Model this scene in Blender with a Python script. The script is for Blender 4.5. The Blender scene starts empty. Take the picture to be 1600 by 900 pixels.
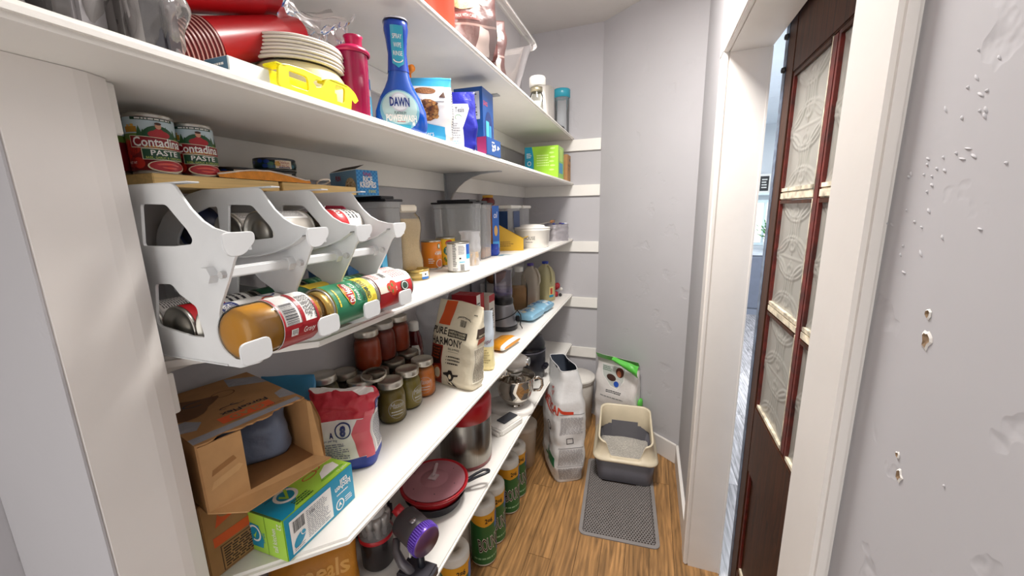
import bpy, bmesh, math, random
from math import pi, sin, cos, radians as rad
from mathutils import Vector as V, Matrix, Euler, noise
from mathutils.geometry import tessellate_polygon

# ------------------------------------------------------------------ camera
SC = bpy.context.scene
COL = SC.collection
cam_d = bpy.data.cameras.new('camera'); cam = bpy.data.objects.new('camera', cam_d); COL.objects.link(cam)
cam_d.sensor_width = 36; cam_d.lens = 600.08/1600*36; cam_d.clip_start = .01; cam_d.clip_end = 60
YAW, PITCH, ROLL = .344322, .197815, .0204486
_f = V((-sin(YAW)*cos(PITCH), cos(YAW)*cos(PITCH), -sin(PITCH)))
_r = V((cos(YAW), sin(YAW), 0)); _d = _f.cross(_r)
_r2 = cos(ROLL)*_r+sin(ROLL)*_d; _d2 = -sin(ROLL)*_r+cos(ROLL)*_d
cam.matrix_world = Matrix(((_r2.x, -_d2.x, -_f.x, 0), (_r2.y, -_d2.y, -_f.y, 0), (_r2.z, -_d2.z, -_f.z, 1.535), (0, 0, 0, 1)))
SC.camera = cam
# ------------------------------------------------------------------ light
w = bpy.data.worlds.new('world'); SC.world = w; w.use_nodes = True
w.node_tree.nodes['Background'].inputs[0].default_value = (1, .965, .93, 1)
w.node_tree.nodes['Background'].inputs[1].default_value = 1.15
def area(name, loc, size, power, col, rot=(0, 0, 0), shape='DISK', sy=None):
    l = bpy.data.lights.new(name, 'AREA'); l.shape = shape; l.size = size; l.energy = power; l.color = col
    if sy: l.size_y = sy
    o = bpy.data.objects.new(name, l); COL.objects.link(o); o.location = loc; o.rotation_euler = rot
    return o
area('pantry_lamp_light', (-.20, 1.20, 2.625), .42, 29, (1, .965, .92))
area('kitchen_lamp_light', (1.6, 3.8, 2.6), 1.2, 85, (.90, .95, 1))
SC.view_settings.view_transform = 'Standard'; SC.view_settings.look = 'None'
SC.view_settings.gamma = 1; SC.view_settings.use_curve_mapping = False
SC.view_settings.exposure = 0.66

# ------------------------------------------------------------------ materials
def lin(h):
    h = h.lstrip('#'); c = [int(h[i:i+2], 16)/255 for i in (0, 2, 4)]
    return tuple(x/12.92 if x <= .04045 else ((x+.055)/1.055)**2.4 for x in c)+(1,)
_M = {}
def mat(col, rough=.5, metal=0, alpha=1, kind='', spec=.5):
    key = (col, rough, metal, alpha, kind, spec)
    if key in _M: return _M[key]
    m = bpy.data.materials.new((kind or 'surface')+'_'+col.lstrip('#')); m.use_nodes = True; _M[key] = m
    nt = m.node_tree; N = nt.nodes; L = nt.links; b = N['Principled BSDF']
    b.inputs['Roughness'].default_value = rough; b.inputs['Metallic'].default_value = metal
    b.inputs['Alpha'].default_value = alpha; b.inputs['Specular IOR Level'].default_value = spec
    c = lin(col); tc = N.new('ShaderNodeTexCoord'); mp = N.new('ShaderNodeMapping'); L.new(tc.outputs['Object'], mp.inputs[0])
    nz = N.new('ShaderNodeTexNoise'); L.new(mp.outputs[0], nz.inputs['Vector']); nz.inputs['Detail'].default_value = 5
    cr = N.new('ShaderNodeValToRGB'); L.new(nz.outputs['Fac'], cr.inputs[0])
    e = cr.color_ramp.elements; am = .05; nz.inputs['Scale'].default_value = 14
    bs = bd = 0
    if kind == 'wall': nz.inputs['Scale'].default_value = 3; am = .025; bs, bd = 9, .25
    if kind == 'paint': nz.inputs['Scale'].default_value = 6; am = .03; bs, bd = 40, .08
    if kind == 'card': nz.inputs['Scale'].default_value = 30; am = .08; bs, bd = 120, .06
    if kind == 'fabric': nz.inputs['Scale'].default_value = 60; am = .15; bs, bd = 300, .3
    if kind == 'litter': nz.inputs['Scale'].default_value = 180; am = .35; bs, bd = 250, .8
    if kind == 'brushed': mp.inputs['Scale'].default_value = (60, 60, 1); am = .12; nz.inputs['Scale'].default_value = 4
    if kind == 'film': bs, bd = 55, .5; am = .06
    if kind == 'oats': nz.inputs['Scale'].default_value = 260; am = .4; bs, bd = 260, .4
    if kind == 'crumb': nz.inputs['Scale'].default_value = 400; am = .14; bs, bd = 400, .2
    if kind == 'rust': nz.inputs['Scale'].default_value = 30; am = .6
    if kind in ('wood', 'pine', 'dwood'):
        mp.inputs['Scale'].default_value = {'wood': (9, .8, 9), 'pine': (14, 1.2, 30), 'dwood': (12, 12, 1.2)}[kind]
        nz.inputs['Scale'].default_value = {'wood': 5, 'pine': 6, 'dwood': 5}[kind]; nz.inputs['Distortion'].default_value = 1.2
        nz.inputs['Detail'].default_value = 9; am = {'wood': .42, 'pine': .13, 'dwood': .6}[kind]; bs = 0
    e[0].position = .3; e[1].position = .7
    e[0].color = tuple(max(0, x*(1-am)) for x in c[:3])+(1,); e[1].color = tuple(min(1, x*(1+am)) for x in c[:3])+(1,)
    out = cr.outputs[0]
    if kind == 'wood':   # every plank its own tone
        oi = N.new('ShaderNodeObjectInfo'); mr = N.new('ShaderNodeMapRange'); L.new(oi.outputs['Random'], mr.inputs[0])
        mr.inputs[3].default_value = .82; mr.inputs[4].default_value = 1.12
        ad = N.new('ShaderNodeVectorMath'); ad.operation = 'ADD'; L.new(tc.outputs['Object'], ad.inputs[0])
        sc = N.new('ShaderNodeVectorMath'); sc.operation = 'SCALE'; sc.inputs[0].default_value = (7, 13, 5); L.new(oi.outputs['Random'], sc.inputs['Scale'])
        L.new(sc.outputs[0], ad.inputs[1]); L.new(ad.outputs[0], mp.inputs[0])
        w2 = N.new('ShaderNodeTexWave'); w2.wave_type = 'BANDS'; w2.bands_direction = 'X'; w2.inputs['Scale'].default_value = 1.6; w2.inputs['Distortion'].default_value = 9; w2.inputs['Detail'].default_value = 4; w2.inputs['Detail Scale'].default_value = 1.5
        L.new(mp.outputs[0], w2.inputs['Vector']); mr2 = N.new('ShaderNodeMapRange'); L.new(w2.outputs['Fac'], mr2.inputs[0]); mr2.inputs[3].default_value = .78; mr2.inputs[4].default_value = 1.08
        mu = N.new('ShaderNodeMath'); mu.operation = 'MULTIPLY'; L.new(mr.outputs[0], mu.inputs[0]); L.new(mr2.outputs[0], mu.inputs[1])
        vm = N.new('ShaderNodeVectorMath'); vm.operation = 'SCALE'; L.new(out, vm.inputs[0]); L.new(mu.outputs[0], vm.inputs['Scale']); out = vm.outputs[0]
    L.new(out, b.inputs['Base Color'])
    if bs:
        n2 = N.new('ShaderNodeTexNoise'); n2.inputs['Scale'].default_value = bs; n2.inputs['Detail'].default_value = 4
        L.new(tc.outputs['Object'], n2.inputs['Vector'])
        bp = N.new('ShaderNodeBump'); bp.inputs['Strength'].default_value = bd; bp.inputs['Distance'].default_value = .004 if kind not in ('wall',) else .006
        L.new(n2.outputs['Fac'], bp.inputs['Height']); L.new(bp.outputs[0], b.inputs['Normal'])
        if kind == 'wall':   # knocked-down plaster: flat with sparse pits
            r2 = N.new('ShaderNodeValToRGB'); L.new(n2.outputs['Fac'], r2.inputs[0]); r2.color_ramp.elements[0].position = .30; r2.color_ramp.elements[1].position = .38
            L.new(r2.outputs[0], bp.inputs['Height'])
    return m
def glass(col, tint=.12, gl=.10, rough=.04):
    """thin clear plastic or glass: tinted see-through with a fresnel gloss and a little body"""
    key = ('glass', col, tint, gl, rough)
    if key in _M: return _M[key]
    m = bpy.data.materials.new('clear_'+col); m.use_nodes = True; _M[key] = m; nt = m.node_tree; N = nt.nodes; L = nt.links; N.remove(N['Principled BSDF'])
    c = lin(col); tr = N.new('ShaderNodeBsdfTransparent'); tr.inputs[0].default_value = tuple(1-(1-x)*.5 for x in c[:3])+(1,)
    df = N.new('ShaderNodeBsdfDiffuse'); nz = N.new('ShaderNodeTexNoise'); nz.inputs['Scale'].default_value = 20; cr = N.new('ShaderNodeValToRGB'); L.new(nz.outputs['Fac'], cr.inputs[0])
    cr.color_ramp.elements[0].color = tuple(x*.9 for x in c[:3])+(1,); cr.color_ramp.elements[1].color = c; L.new(cr.outputs[0], df.inputs[0])
    gs = N.new('ShaderNodeBsdfGlossy'); gs.inputs['Roughness'].default_value = rough; gs.inputs[0].default_value = (1, 1, 1, 1)
    lw = N.new('ShaderNodeFresnel'); lw.inputs[0].default_value = 1.30
    a = N.new('ShaderNodeMixShader'); a.inputs[0].default_value = tint; L.new(tr.outputs[0], a.inputs[1]); L.new(df.outputs[0], a.inputs[2])
    b = N.new('ShaderNodeMixShader'); L.new(lw.outputs[0], b.inputs[0]); L.new(a.outputs[0], b.inputs[1]); L.new(gs.outputs[0], b.inputs[2])
    L.new(b.outputs[0], N['Material Output'].inputs[0]); return m
def emis(col, s):
    m = bpy.data.materials.new('lamp_glow'); m.use_nodes = True; b = m.node_tree.nodes['Principled BSDF']
    b.inputs['Emission Color'].default_value = lin(col); b.inputs['Emission Strength'].default_value = s; b.inputs['Base Color'].default_value = lin(col)
    return m

# ------------------------------------------------------------------ geometry
class G:
    def __init__(s, mp=None): s.v = []; s.f = []; s.mi = []; s.ms = []; s.sm = []; s.mp = mp
    def m(s, m):
        if m not in s.ms: s.ms.append(m)
        return s.ms.index(m)
    def add(s, vs, fs, m, sm=False):
        o = len(s.v); s.v += [tuple(v) for v in vs]; k = s.m(m)
        for f in fs: s.f.append([i+o for i in f]); s.mi.append(k); s.sm.append(sm)
        return s
    def box(s, a, b, m, M=None, bev=0):
        x0, y0, z0 = a; x1, y1, z1 = b
        if bev:
            bm = bmesh.new(); bmesh.ops.create_cube(bm, size=1)
            for v in bm.verts: v.co = V(((x0+x1)/2+v.co.x*(x1-x0), (y0+y1)/2+v.co.y*(y1-y0), (z0+z1)/2+v.co.z*(z1-z0)))
            bmesh.ops.bevel(bm, geom=bm.edges[:], offset=bev, segments=2, affect='EDGES')
            vs = [v.co.copy() for v in bm.verts]; fs = [[v.index for v in f.verts] for f in bm.faces]; bm.free()
        else:
            vs = [V(p) for p in ((x0, y0, z0), (x1, y0, z0), (x1, y1, z0), (x0, y1, z0), (x0, y0, z1), (x1, y0, z1), (x1, y1, z1), (x0, y1, z1))]
            fs = [(3, 2, 1, 0), (4, 5, 6, 7), (0, 1, 5, 4), (1, 2, 6, 5), (2, 3, 7, 6), (3, 0, 4, 7)]
        if M: vs = [M @ v for v in vs]
        return s.add(vs, fs, m)
    def lathe(s, pr, m, n=40, M=None, sm=True, a0=0, a1=2*pi, sc=(1, 1)):
        full = abs(a1-a0-2*pi) < 1e-6; k = n if full else n+1; vs = []; fs = []
        for r, z in pr:
            for i in range(k):
                a = a0+(a1-a0)*i/n; vs.append(V((r*cos(a)*sc[0], r*sin(a)*sc[1], z)))
        for j in range(len(pr)-1):
            for i in range(n):
                i2 = (i+1) % k; fs.append((j*k+i, j*k+i2, (j+1)*k+i2, (j+1)*k+i))
        if M: vs = [M @ v for v in vs]
        return s.add(vs, fs, m, sm)
    def tube(s, pts, r, m, n=10, cap=True, sm=True, flat=1):
        pts = [V(p) for p in pts]; vs = []; fs = []; up = None
        for i, p in enumerate(pts):
            t = (pts[min(i+1, len(pts)-1)]-pts[max(i-1, 0)]).normalized()
            if up is None: up = V((0, 0, 1)) if abs(t.z) < .9 else V((1, 0, 0))
            x = t.cross(up).normalized(); y = x.cross(t).normalized(); up = y
            rr = r[i] if isinstance(r, (list, tuple)) else r
            for k in range(n): a = 2*pi*k/n; vs.append(p+x*cos(a)*rr+y*sin(a)*rr*flat)
        for i in range(len(pts)-1):
            for k in range(n): fs.append((i*n+k, i*n+(k+1) % n, (i+1)*n+(k+1) % n, (i+1)*n+k))
        if cap: fs += [tuple(range(n))[::-1], tuple(range((len(pts)-1)*n, len(pts)*n))]
        return s.add(vs, fs, m, sm)
    def prism(s, pts, h, m, M, sm=False):
        """2-D outline pts extruded 0..h along local z of M"""
        n = len(pts); vs = [V((p[0], p[1], 0)) for p in pts]+[V((p[0], p[1], h)) for p in pts]
        fs = [tuple(range(n))[::-1], tuple(range(n, 2*n))]+[(i, (i+1) % n, n+(i+1) % n, n+i) for i in range(n)]
        return s.add([M @ v for v in vs], fs, m, sm)
    def grid(s, fn, nu, nv, m, sm=True, cu=False):
        vs = [fn(i/nu, j/nv) for j in range(nv+1) for i in range(nu+(0 if cu else 1))]; k = nu if cu else nu+1
        fs = [(j*k+i, j*k+(i+1) % k, (j+1)*k+(i+1) % k, (j+1)*k+i) for j in range(nv) for i in range(nu)]
        return s.add(vs, fs, m, sm)
    def ball(s, c, r, m, n=16, sc=(1, 1, 1)):
        c = V(c); return s.grid(lambda u, v: c+V((r*sc[0]*sin(pi*v)*cos(2*pi*u), r*sc[1]*sin(pi*v)*sin(2*pi*u), -r*sc[2]*cos(pi*v))), n, n//2, m, True, True)
    # ---- flat print: everything below goes through the surface map s.mp(u, v, offset)
    def _tri(s, P, T, m, lay, mx):
        mx = 9 if getattr(s.mp, 'flat', False) else min(mx, getattr(s.mp, 'mx', .006))
        P = [tuple(p[:2]) for p in P]; T = list(T); out = []; kv = .25 if hasattr(s.mp, 'mx') else 1; dst = lambda a, b: math.hypot(a[0]-b[0], (a[1]-b[1])*kv)
        while T:
            t = T.pop(); a, b, c = (P[i] for i in t)
            e = [dst(a, b), dst(b, c), dst(c, a)]; k = max(range(3), key=lambda i: e[i])
            if e[k] <= mx or len(out) > 20000: out.append(t); continue
            i, j, l = t[k], t[(k+1) % 3], t[(k+2) % 3]; P.append(((P[i][0]+P[j][0])/2, (P[i][1]+P[j][1])/2)); q = len(P)-1
            T += [(i, q, l), (q, j, l)]
        s.add([s.mp(p[0], p[1], .0005+lay*.0004) for p in P], out, m)
    def poly(s, pts, m, lay=0, mx=.012):
        T = tessellate_polygon([[V((p[0], p[1], 0)) for p in pts]])
        a = sum(pts[i][0]*pts[(i+1) % len(pts)][1]-pts[(i+1) % len(pts)][0]*pts[i][1] for i in range(len(pts)))
        s._tri(pts, [t if orient(pts, t) > 0 else t[::-1] for t in T], m, lay, mx); return s
    def rect(s, u0, v0, u1, v1, m, lay=0, mx=.012): return s.poly([(u0, v0), (u1, v0), (u1, v1), (u0, v1)], m, lay, mx)
    def ell(s, u, v, a, b, m, lay=0, n=20, mx=.012): return s.poly([(u+a*cos(2*pi*i/n), v+b*sin(2*pi*i/n)) for i in range(n)], m, lay, mx)
    def ring(s, u, v, a, b, t, m, lay=0, n=24, a0=0, a1=2*pi):
        P = []; T = []
        for i in range(n+1):
            c, d = cos(a0+(a1-a0)*i/n), sin(a0+(a1-a0)*i/n); P += [(u+a*c, v+b*d), (u+(a-t)*c, v+(b-t)*d)]
        for i in range(n): k = 2*i; T += [(k, k+2, k+1), (k+1, k+2, k+3)]
        s._tri(P, [t_ if orient(P, t_) > 0 else t_[::-1] for t_ in T], m, lay, 1); return s
    def text(s, txt, u, v, h, m, lay=1, wd=None, rot=0, al='c', bold=0, shear=0, mx=.012, flip=False):
        P, T, W, H = textmesh(txt, bold, shear)
        k = h/.7; kx = k if wd is None else wd/W; ox = {'c': -W/2, 'l': 0, 'r': -W}[al]; c, d = cos(rot), sin(rot); Q = []
        for p in P:
            x = (p[0]+ox)*kx; y = (p[1])*k-h/2
            if flip: x, y = -x, -y
            Q.append((u+x*c-y*d, v+x*d+y*c))
        s._tri(Q, T, m, lay, mx); return s
    def lines(s, u0, v0, u1, v1, n, m, lay=1, seed=1, fill=.45, rag=.25, mx=.015):
        R = random.Random(seed); dv = (v1-v0)/n
        for i in range(n):
            y = v0+(i+.5)*dv; e = u1-(u1-u0)*R.random()*rag; x = u0; P = []; T = []
            while x < e:
                l = (u1-u0)*R.uniform(.06, .16); x2 = min(x+l, e); q = len(P)
                P += [(x, y-dv*fill/2), (x2, y-dv*fill/2), (x2, y+dv*fill/2), (x, y+dv*fill/2)]; T += [(q, q+1, q+2), (q, q+2, q+3)]; x = x2+(u1-u0)*.025
            s._tri(P, T, m, lay, mx)
        return s
    def bars(s, u0, v0, u1, v1, m, lay=1, seed=3, vert=False):
        R = random.Random(seed); x = u0 if not vert else v0; E = u1 if not vert else v1; st = abs(E-x)/55
        while x < E-st:
            a = st*R.choice((1, 1, 2, 3))*.8
            if vert: s.rect(u0, x, u1, x+a, m, lay)
            else: s.rect(x, v0, x+a, v1, m, lay)
            x += a+st*R.choice((1, 1, 2))
        return s
    def build(s, name, parent=None, label=None, kind=None, loc=None):
        me = bpy.data.meshes.new(name); me.from_pydata(s.v, [], s.f)
        for m in s.ms: me.materials.append(m)
        me.polygons.foreach_set('material_index', s.mi); me.polygons.foreach_set('use_smooth', s.sm); me.update()
        o = bpy.data.objects.new(name, me); COL.objects.link(o); o.parent = parent
        if label: o['label'] = label
        if kind: o['kind'] = kind
        if loc: o.location = loc
        return o
def orient(P, t):
    a, b, c = (P[i] for i in t); return (b[0]-a[0])*(c[1]-a[1])-(c[0]-a[0])*(b[1]-a[1])
_T = {}
def textmesh(txt, bold=0, shear=0):
    k = (txt, bold, shear)
    if k not in _T:
        c = bpy.data.curves.new('t', 'FONT'); c.body = txt; c.size = 1; c.offset = bold; c.shear = shear; c.resolution_u = 2; c.fill_mode = 'FRONT'
        o = bpy.data.objects.new('t', c); me = bpy.data.meshes.new_from_object(o)
        P = [(v.co.x, v.co.y) for v in me.vertices]; T = []
        for p in me.polygons:
            i = p.vertices[:]; T += [(i[0], i[j], i[j+1]) for j in range(1, len(i)-1)]
        T = [t if orient(P, t) > 0 else t[::-1] for t in T]
        x0 = min(p[0] for p in P); x1 = max(p[0] for p in P)
        _T[k] = ([(p[0]-x0, p[1]) for p in P], T, x1-x0, 1); bpy.data.objects.remove(o); bpy.data.meshes.remove(me); bpy.data.curves.remove(c)
    return _T[k]
def plane(o, U, W):
    o, U, W = V(o), V(U).normalized(), V(W).normalized(); Nn = U.cross(W); f = lambda u, v, d: o+U*u+W*v+Nn*d; f.flat = True; return f
def cylmap(r, z0=0, a0=-pi/2):
    f = lambda u, v, d: V(((r+d)*cos(a0+u/r), (r+d)*sin(a0+u/r), z0+v)); f.mx = r*.16; return f
def thing(name, label, cat, loc=(0, 0, 0), rz=0, group=None, rot=None):
    o = bpy.data.objects.new(name, None); COL.objects.link(o); o.location = loc; o.rotation_euler = rot or (0, 0, rz)
    o.empty_display_size = .02; tag(o, label, cat, group); return o
def tag(o, label=None, cat=None, group=None, kind=None):
    if label: o['label'] = label
    if cat: o['category'] = cat
    if group: o['group'] = group
    if kind: o['kind'] = kind
    return o
def dup(root, loc, rz=0, label=None, rot=None, sc=None):
    r = root.copy(); COL.objects.link(r); r.location = loc; r.rotation_euler = rot or (0, 0, rz)
    if sc: r.scale = sc
    if label: r['label'] = label
    for ch in list(root.children):
        c = ch.copy(); COL.objects.link(c); c.parent = r
        for g in list(ch.children): d = g.copy(); COL.objects.link(d); d.parent = c
    return r
def struct(name, g): return tag(g.build(name), kind='structure')
def spw(x, p): return math.copysign(abs(x)**p, x)
class Bag:
    """soft closed bag: rounded-box section that flattens to a seam at the top"""
    def __init__(s, w, d, h, n=4, seed=0, wr=.003, wf=None, df=None, pose=None, fr=26):
        s.w, s.d, s.h, s.n, s.sd, s.wr, s.fr = w, d, h, n, seed*7.3, wr, fr
        s.wf = wf or (lambda t: .93+.07*min(1, t/.08)); s.df = df or (lambda t: (.85+.15*min(1, t/.08))*(1 if t < .55 else max(.03, 1-((t-.55)/.45)**1.3)))
        s.pose = pose or (lambda p: p)
    def raw(s, a, t):
        x = spw(cos(a), 2/s.n)*s.w/2*s.wf(t); y = spw(sin(a), 2/s.n)*s.d/2*s.df(t); z = s.h*t
        p = V((x, y, z)); q = p*s.fr+V((s.sd, s.sd*.7, 0)); k = s.wr*min(1, t*12)
        nn = noise.noise_vector(q)*k+noise.noise_vector(q*.45)*k*1.3
        return s.pose(p+V((nn.x, nn.y, nn.z*.3)))
    def at(s, a, t, d=0):
        p = s.raw(a, t)
        if d:
            e = .01; du = s.raw(a+e, t)-s.raw(a-e, t); dv = s.raw(a, min(1, t+e))-s.raw(a, max(0, t-e)); nn = du.cross(dv)
            if nn.length > 1e-12: p = p+nn.normalized()*d
        return p
    def ang(s, u, side=-1):
        c = max(-1, min(1, u/(s.w/2))); c = math.copysign(abs(c)**(s.n/2), c); a = math.acos(c)
        return -a if side < 0 else a
    def front(s, side=-1): return lambda u, v, d: s.at(s.ang(u if side < 0 else -u, side), max(0, min(1, v/s.h)), d*1.4)
    def end(s, sx=1):     # narrow side at +x: u along +y
        def f(u, v, d):
            c = max(-1, min(1, u/(s.d/2))); c = math.copysign(abs(c)**(s.n/2), c); a = math.asin(c)
            return s.at(a if sx > 0 else pi-(-a), max(0, min(1, v/s.h)), d*1.4)
        return f
    def mesh(s, g, m, nu=56, nv=36, band=None, cap=True):
        As = [2*pi*i/nu for i in range(nu)]
        vs = [s.at(a, j/nv) for j in range(nv+1) for a in As]; o = len(g.v)
        for j in range(nv):
            mm = m if band is None else (band((j+.5)/nv) or m)
            k = g.m(mm)
            for i in range(nu): g.f.append([o+j*nu+i, o+j*nu+(i+1) % nu, o+(j+1)*nu+(i+1) % nu, o+(j+1)*nu+i]); g.mi.append(k); g.sm.append(True)
        g.f.append([o+i for i in range(nu)][::-1]); g.mi.append(g.m(m)); g.sm.append(False)
        if cap: g.f.append([o+nv*nu+i for i in range(nu)]); g.mi.append(g.m(m)); g.sm.append(False)
        g.v += [tuple(v) for v in vs]; return g
WHITE = mat('f4f2ec', .4); BLACK = mat('1a1a1c', .45); INK = mat('2a2a30', .6); STEEL = mat('b9b6ae', .28, .95); TIN = mat('a39d90', .32, .9)
# shelf geometry
XW = -.88; XF = -.512
ZS = {1: 2.017, 2: 1.720, 3: 1.334, 4: .930, 5: .550}
YB = 2.74
# ================================================================== structure
WALL = mat('bcbabd', .75, kind='wall', spec=.2); PWH = mat('efece6', .45, kind='paint'); CEIL = mat('cfcac6', .85, kind='wall', spec=.2); TRIM = mat('e9e4df', .4, kind='paint')
CH = 2.69
g = G(); g.box((XW-.1, -.9, 0), (XW, YB+.1, CH), WALL); struct('wall_left', g)
g = G(); g.box((XW-.1, YB, 0), (-.30, YB+.1, CH), WALL); struct('wall_back', g)
# diagonal wall from (.225,2.31) to (-.331,2.74)
P0, P1 = V((.225, 2.298, 0)), V((-.331, 2.74, 0)); dd = (P1-P0).normalized(); nn = V((dd.y, -dd.x, 0))
MD = Matrix((( dd.x, nn.x, 0, P0.x), (dd.y, nn.y, 0, P0.y), (0, 0, 1, 0), (0, 0, 0, 1)))
LD = (P1-P0).length
g = G(); g.box((-.05, 0, 0), (LD+.05, .1, CH), WALL, MD); struct('wall_diagonal', g)
# right wall with the doorway
g = G(); g.box((.225, 1.590, 0), (.345, 2.36, CH), WALL); g.box((.225, .575, 2.055), (.345, 1.590, CH), WALL); g.box((.225, -.9, 0), (.345, .575, CH), WALL)
wr = struct('wall_right', g)
HOLES = [(.412, 1.443, .0030), (.408, 1.421, .0055), (.415, 1.308, .0022), (.408, 1.292, .0040)]
# nail holes and torn plaster on the right wall (real dents rimmed with raised plaster)
def splat(name, y, z, r, seed):
    R = random.Random(seed); gg = G(); n = 14
    pr = [(r*R.uniform(.75, 1.3)) for _ in range(n)]
    rim = mat('e3dfda', .8); core = mat('8a7258', .9); vs = [V((.2248, y, z))]; 
    for k, (f, x) in enumerate(((.45, .2246), (.8, .2238), (1.15, .2249))):
        for i in range(n): a = 2*pi*i/n; vs.append(V((x, y+cos(a)*pr[i]*f, z+sin(a)*pr[i]*f*1.3)))
    gg.add(vs, [(0, 1+(i+1) % n, 1+i) for i in range(n)], core)
    for k in range(2): gg.add(vs, [(1+k*n+i, 1+k*n+(i+1) % n, 1+(k+1)*n+(i+1) % n, 1+(k+1)*n+i) for i in range(n)], core if k == 0 else rim)
    return gg.build(name, wr)
for i, (y, z, r) in enumerate(HOLES): splat('plaster_hole', y, z, r, i)
g = G(); R = random.Random(5)
for i in range(46):          # raised crumbs and trowel marks in the plaster
    k = i % 3; y = R.gauss((.455, .40, .43)[k], .016); z = R.gauss((1.52, 1.615, 1.57)[k], .025)
    if i > 36: y, z = R.uniform(.24, .44), R.uniform(1.2, 1.7)
    a = R.uniform(.2, 1.0); l = R.uniform(.0012, .0045); t = R.uniform(.0008, .0014)
    c, d = cos(a), sin(a)
    g.grid(lambda u, v: V((.2249-.0011*(1-v)**.6*1.0, y+(c*l*cos(2*pi*u)-d*t*sin(2*pi*u))*v, z+(d*l*cos(2*pi*u)+c*t*sin(2*pi*u))*v)), 8, 3, WALL, True, True)
g.build('plaster_nicks', wr, kind='stuff')
g = G(); g.box((XW-.1, -.9, CH), (.345, YB+.1, CH+.05), CEIL); struct('ceiling', g)
# floor with planks
g = G(); g.box((-1.6, -.9, -.03), (3.2, 7.2, -.006), mat('3a2c20', .8)); fl = struct('floor', g)
WD = mat('aa7f4f', .42, kind='wood'); KW = mat('a5a0a0', .25, kind='wood')
W_ = .104; R = random.Random(9); _pl = {}
for i in range(12):
    x = -.87+i*W_; y = .2-R.random()*.9
    while y < YB:
        L_ = 1.22; y1 = min(y+L_, YB+.05); y0 = max(y, -.3); x1 = min(x+W_, .345)
        if y1 > y0+.02:
            gg = G(); gg.box((x+.0008, y0+.0008, -.006), (x1-.0008, y1-.0008, 0), WD); o = gg.build('plank', fl)
        y += L_
for i in range(12):
    for j in range(6):
        x = .345+i*.19; y = -.3+j*1.25-(i % 3)*.4
        gg = G(); gg.box((x+.001, y+.001, -.006), (x+.189, y+1.249, 0), KW); gg.build('plank', fl)
# baseboards
g = G(); g.box((.210, 1.665, 0), (.225, 2.305, .125), TRIM, bev=.003); struct('baseboard_right', g)
g = G(); g.box((.0, -.015, 0), (LD, 0, .125), TRIM, MD, bev=.003); struct('baseboard_diagonal', g)
# door casing, jambs
def casing(name, a, b):
    g = G(); g.box(a, b, TRIM, bev=.005); return struct(name, g)
casing('trim_1', (.206, 1.574, 0), (.225, 1.66, 2.055)); casing('trim_2', (.206, .490, 0), (.225, .592, 2.055))
casing('trim_3', (.206, .490, 2.04), (.225, 1.66, 2.14))
g = G(); g.box((.2251, 1.574, 0), (.347, 1.5899, 2.055), TRIM); g.box((.343, 1.572, 0), (.349, 1.5745, 2.04), TRIM); struct('trim_4', g)
g = G(); g.box((.2251, .5751, 0), (.347, .592, 2.055), TRIM); struct('trim_5', g)
g = G(); g.box((.2251, .592, 2.04), (.347, 1.574, 2.0549), TRIM); struct('trim_6', g)
# stub wall (end post) and left return
g = G(); pst = [(XW, .213), (-.619, .213), (-.617, .215), (-.617, .279), (-.619, .292), (-.628, .3125), (-.638, .3165), (XW, .3165)]
g.prism(pst, 1.7015, TRIM, Matrix.Identity(4), sm=False); g.box((XW+.001, .2105, 0), (-.6172, .2128, 1.70), WALL); struct('wall_stub', g)
g = G(); g.box((XW-.9, -.9, 0), (XW-.1, -.8, CH), WALL)
# ledgers
def ledger(n, z):
    g = G(); g.box((XW, .326, z-.092), (XW+.018, YB-.001, z-.0185), PWH, bev=.0015)
    g.box((XW+.0185, YB-.018, z-.092), (-.331, YB-.001, z-.0185), PWH, bev=.0015)
    if n > 1 and n < 6: g.box((XW+.0185, .3167, z-.080), (-.640, .3262, z-.0185), PWH, bev=.0015)
    struct('trim_%d' % (6+n), g)
for n in ZS: ledger(n, ZS[n])
# shelves
def shelf(n):
    z = ZS[n]; r = .006
    if n <= 2: out = [(XW+.0005, -.35), (XF, -.35), (XF, YB-.0005), (XW+.0005, YB-.0005)]
    else: out = [(XW+.0005, .3265), (-.668, .3265), (XF, .468 if n == 3 else .480), (XF, YB-.0005), (XW+.0005, YB-.0005)]
    bm = bmesh.new(); vs = [bm.verts.new((x, y, z-.018)) for x, y in out]; f = bm.faces.new(vs)
    ex = bmesh.ops.extrude_face_region(bm, geom=[f]); bmesh.ops.translate(bm, verts=[v for v in ex['geom'] if isinstance(v, bmesh.types.BMVert)], vec=(0, 0, .018))
    bmesh.ops.recalc_face_normals(bm, faces=bm.faces)
    ed = [e for e in bm.edges if abs(e.verts[0].co.z-e.verts[1].co.z) < 1e-5 and all(v.co.x > -.67 for v in e.verts)]
    bmesh.ops.bevel(bm, geom=ed, offset=r, segments=4, affect='EDGES')
    vs = [v.co.copy() for v in bm.verts]; bm.verts.index_update(); fs = [[v.index for v in f.verts] for f in bm.faces]; bm.free()
    g = G(); g.add(vs, fs, PWH)
    o = g.build('shelf'); nm = {1: 'topmost white painted wall shelf, seen from below', 2: 'second white shelf from the top, running past the end post',
        3: 'middle white shelf that carries the white can rack', 4: 'second white shelf from the bottom, with the canning jars on it', 5: 'lowest white shelf, just above the paper towels'}[n]
    tag(o, nm, 'shelf', 'white wall shelves')
for n in ZS: shelf(n)
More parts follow.
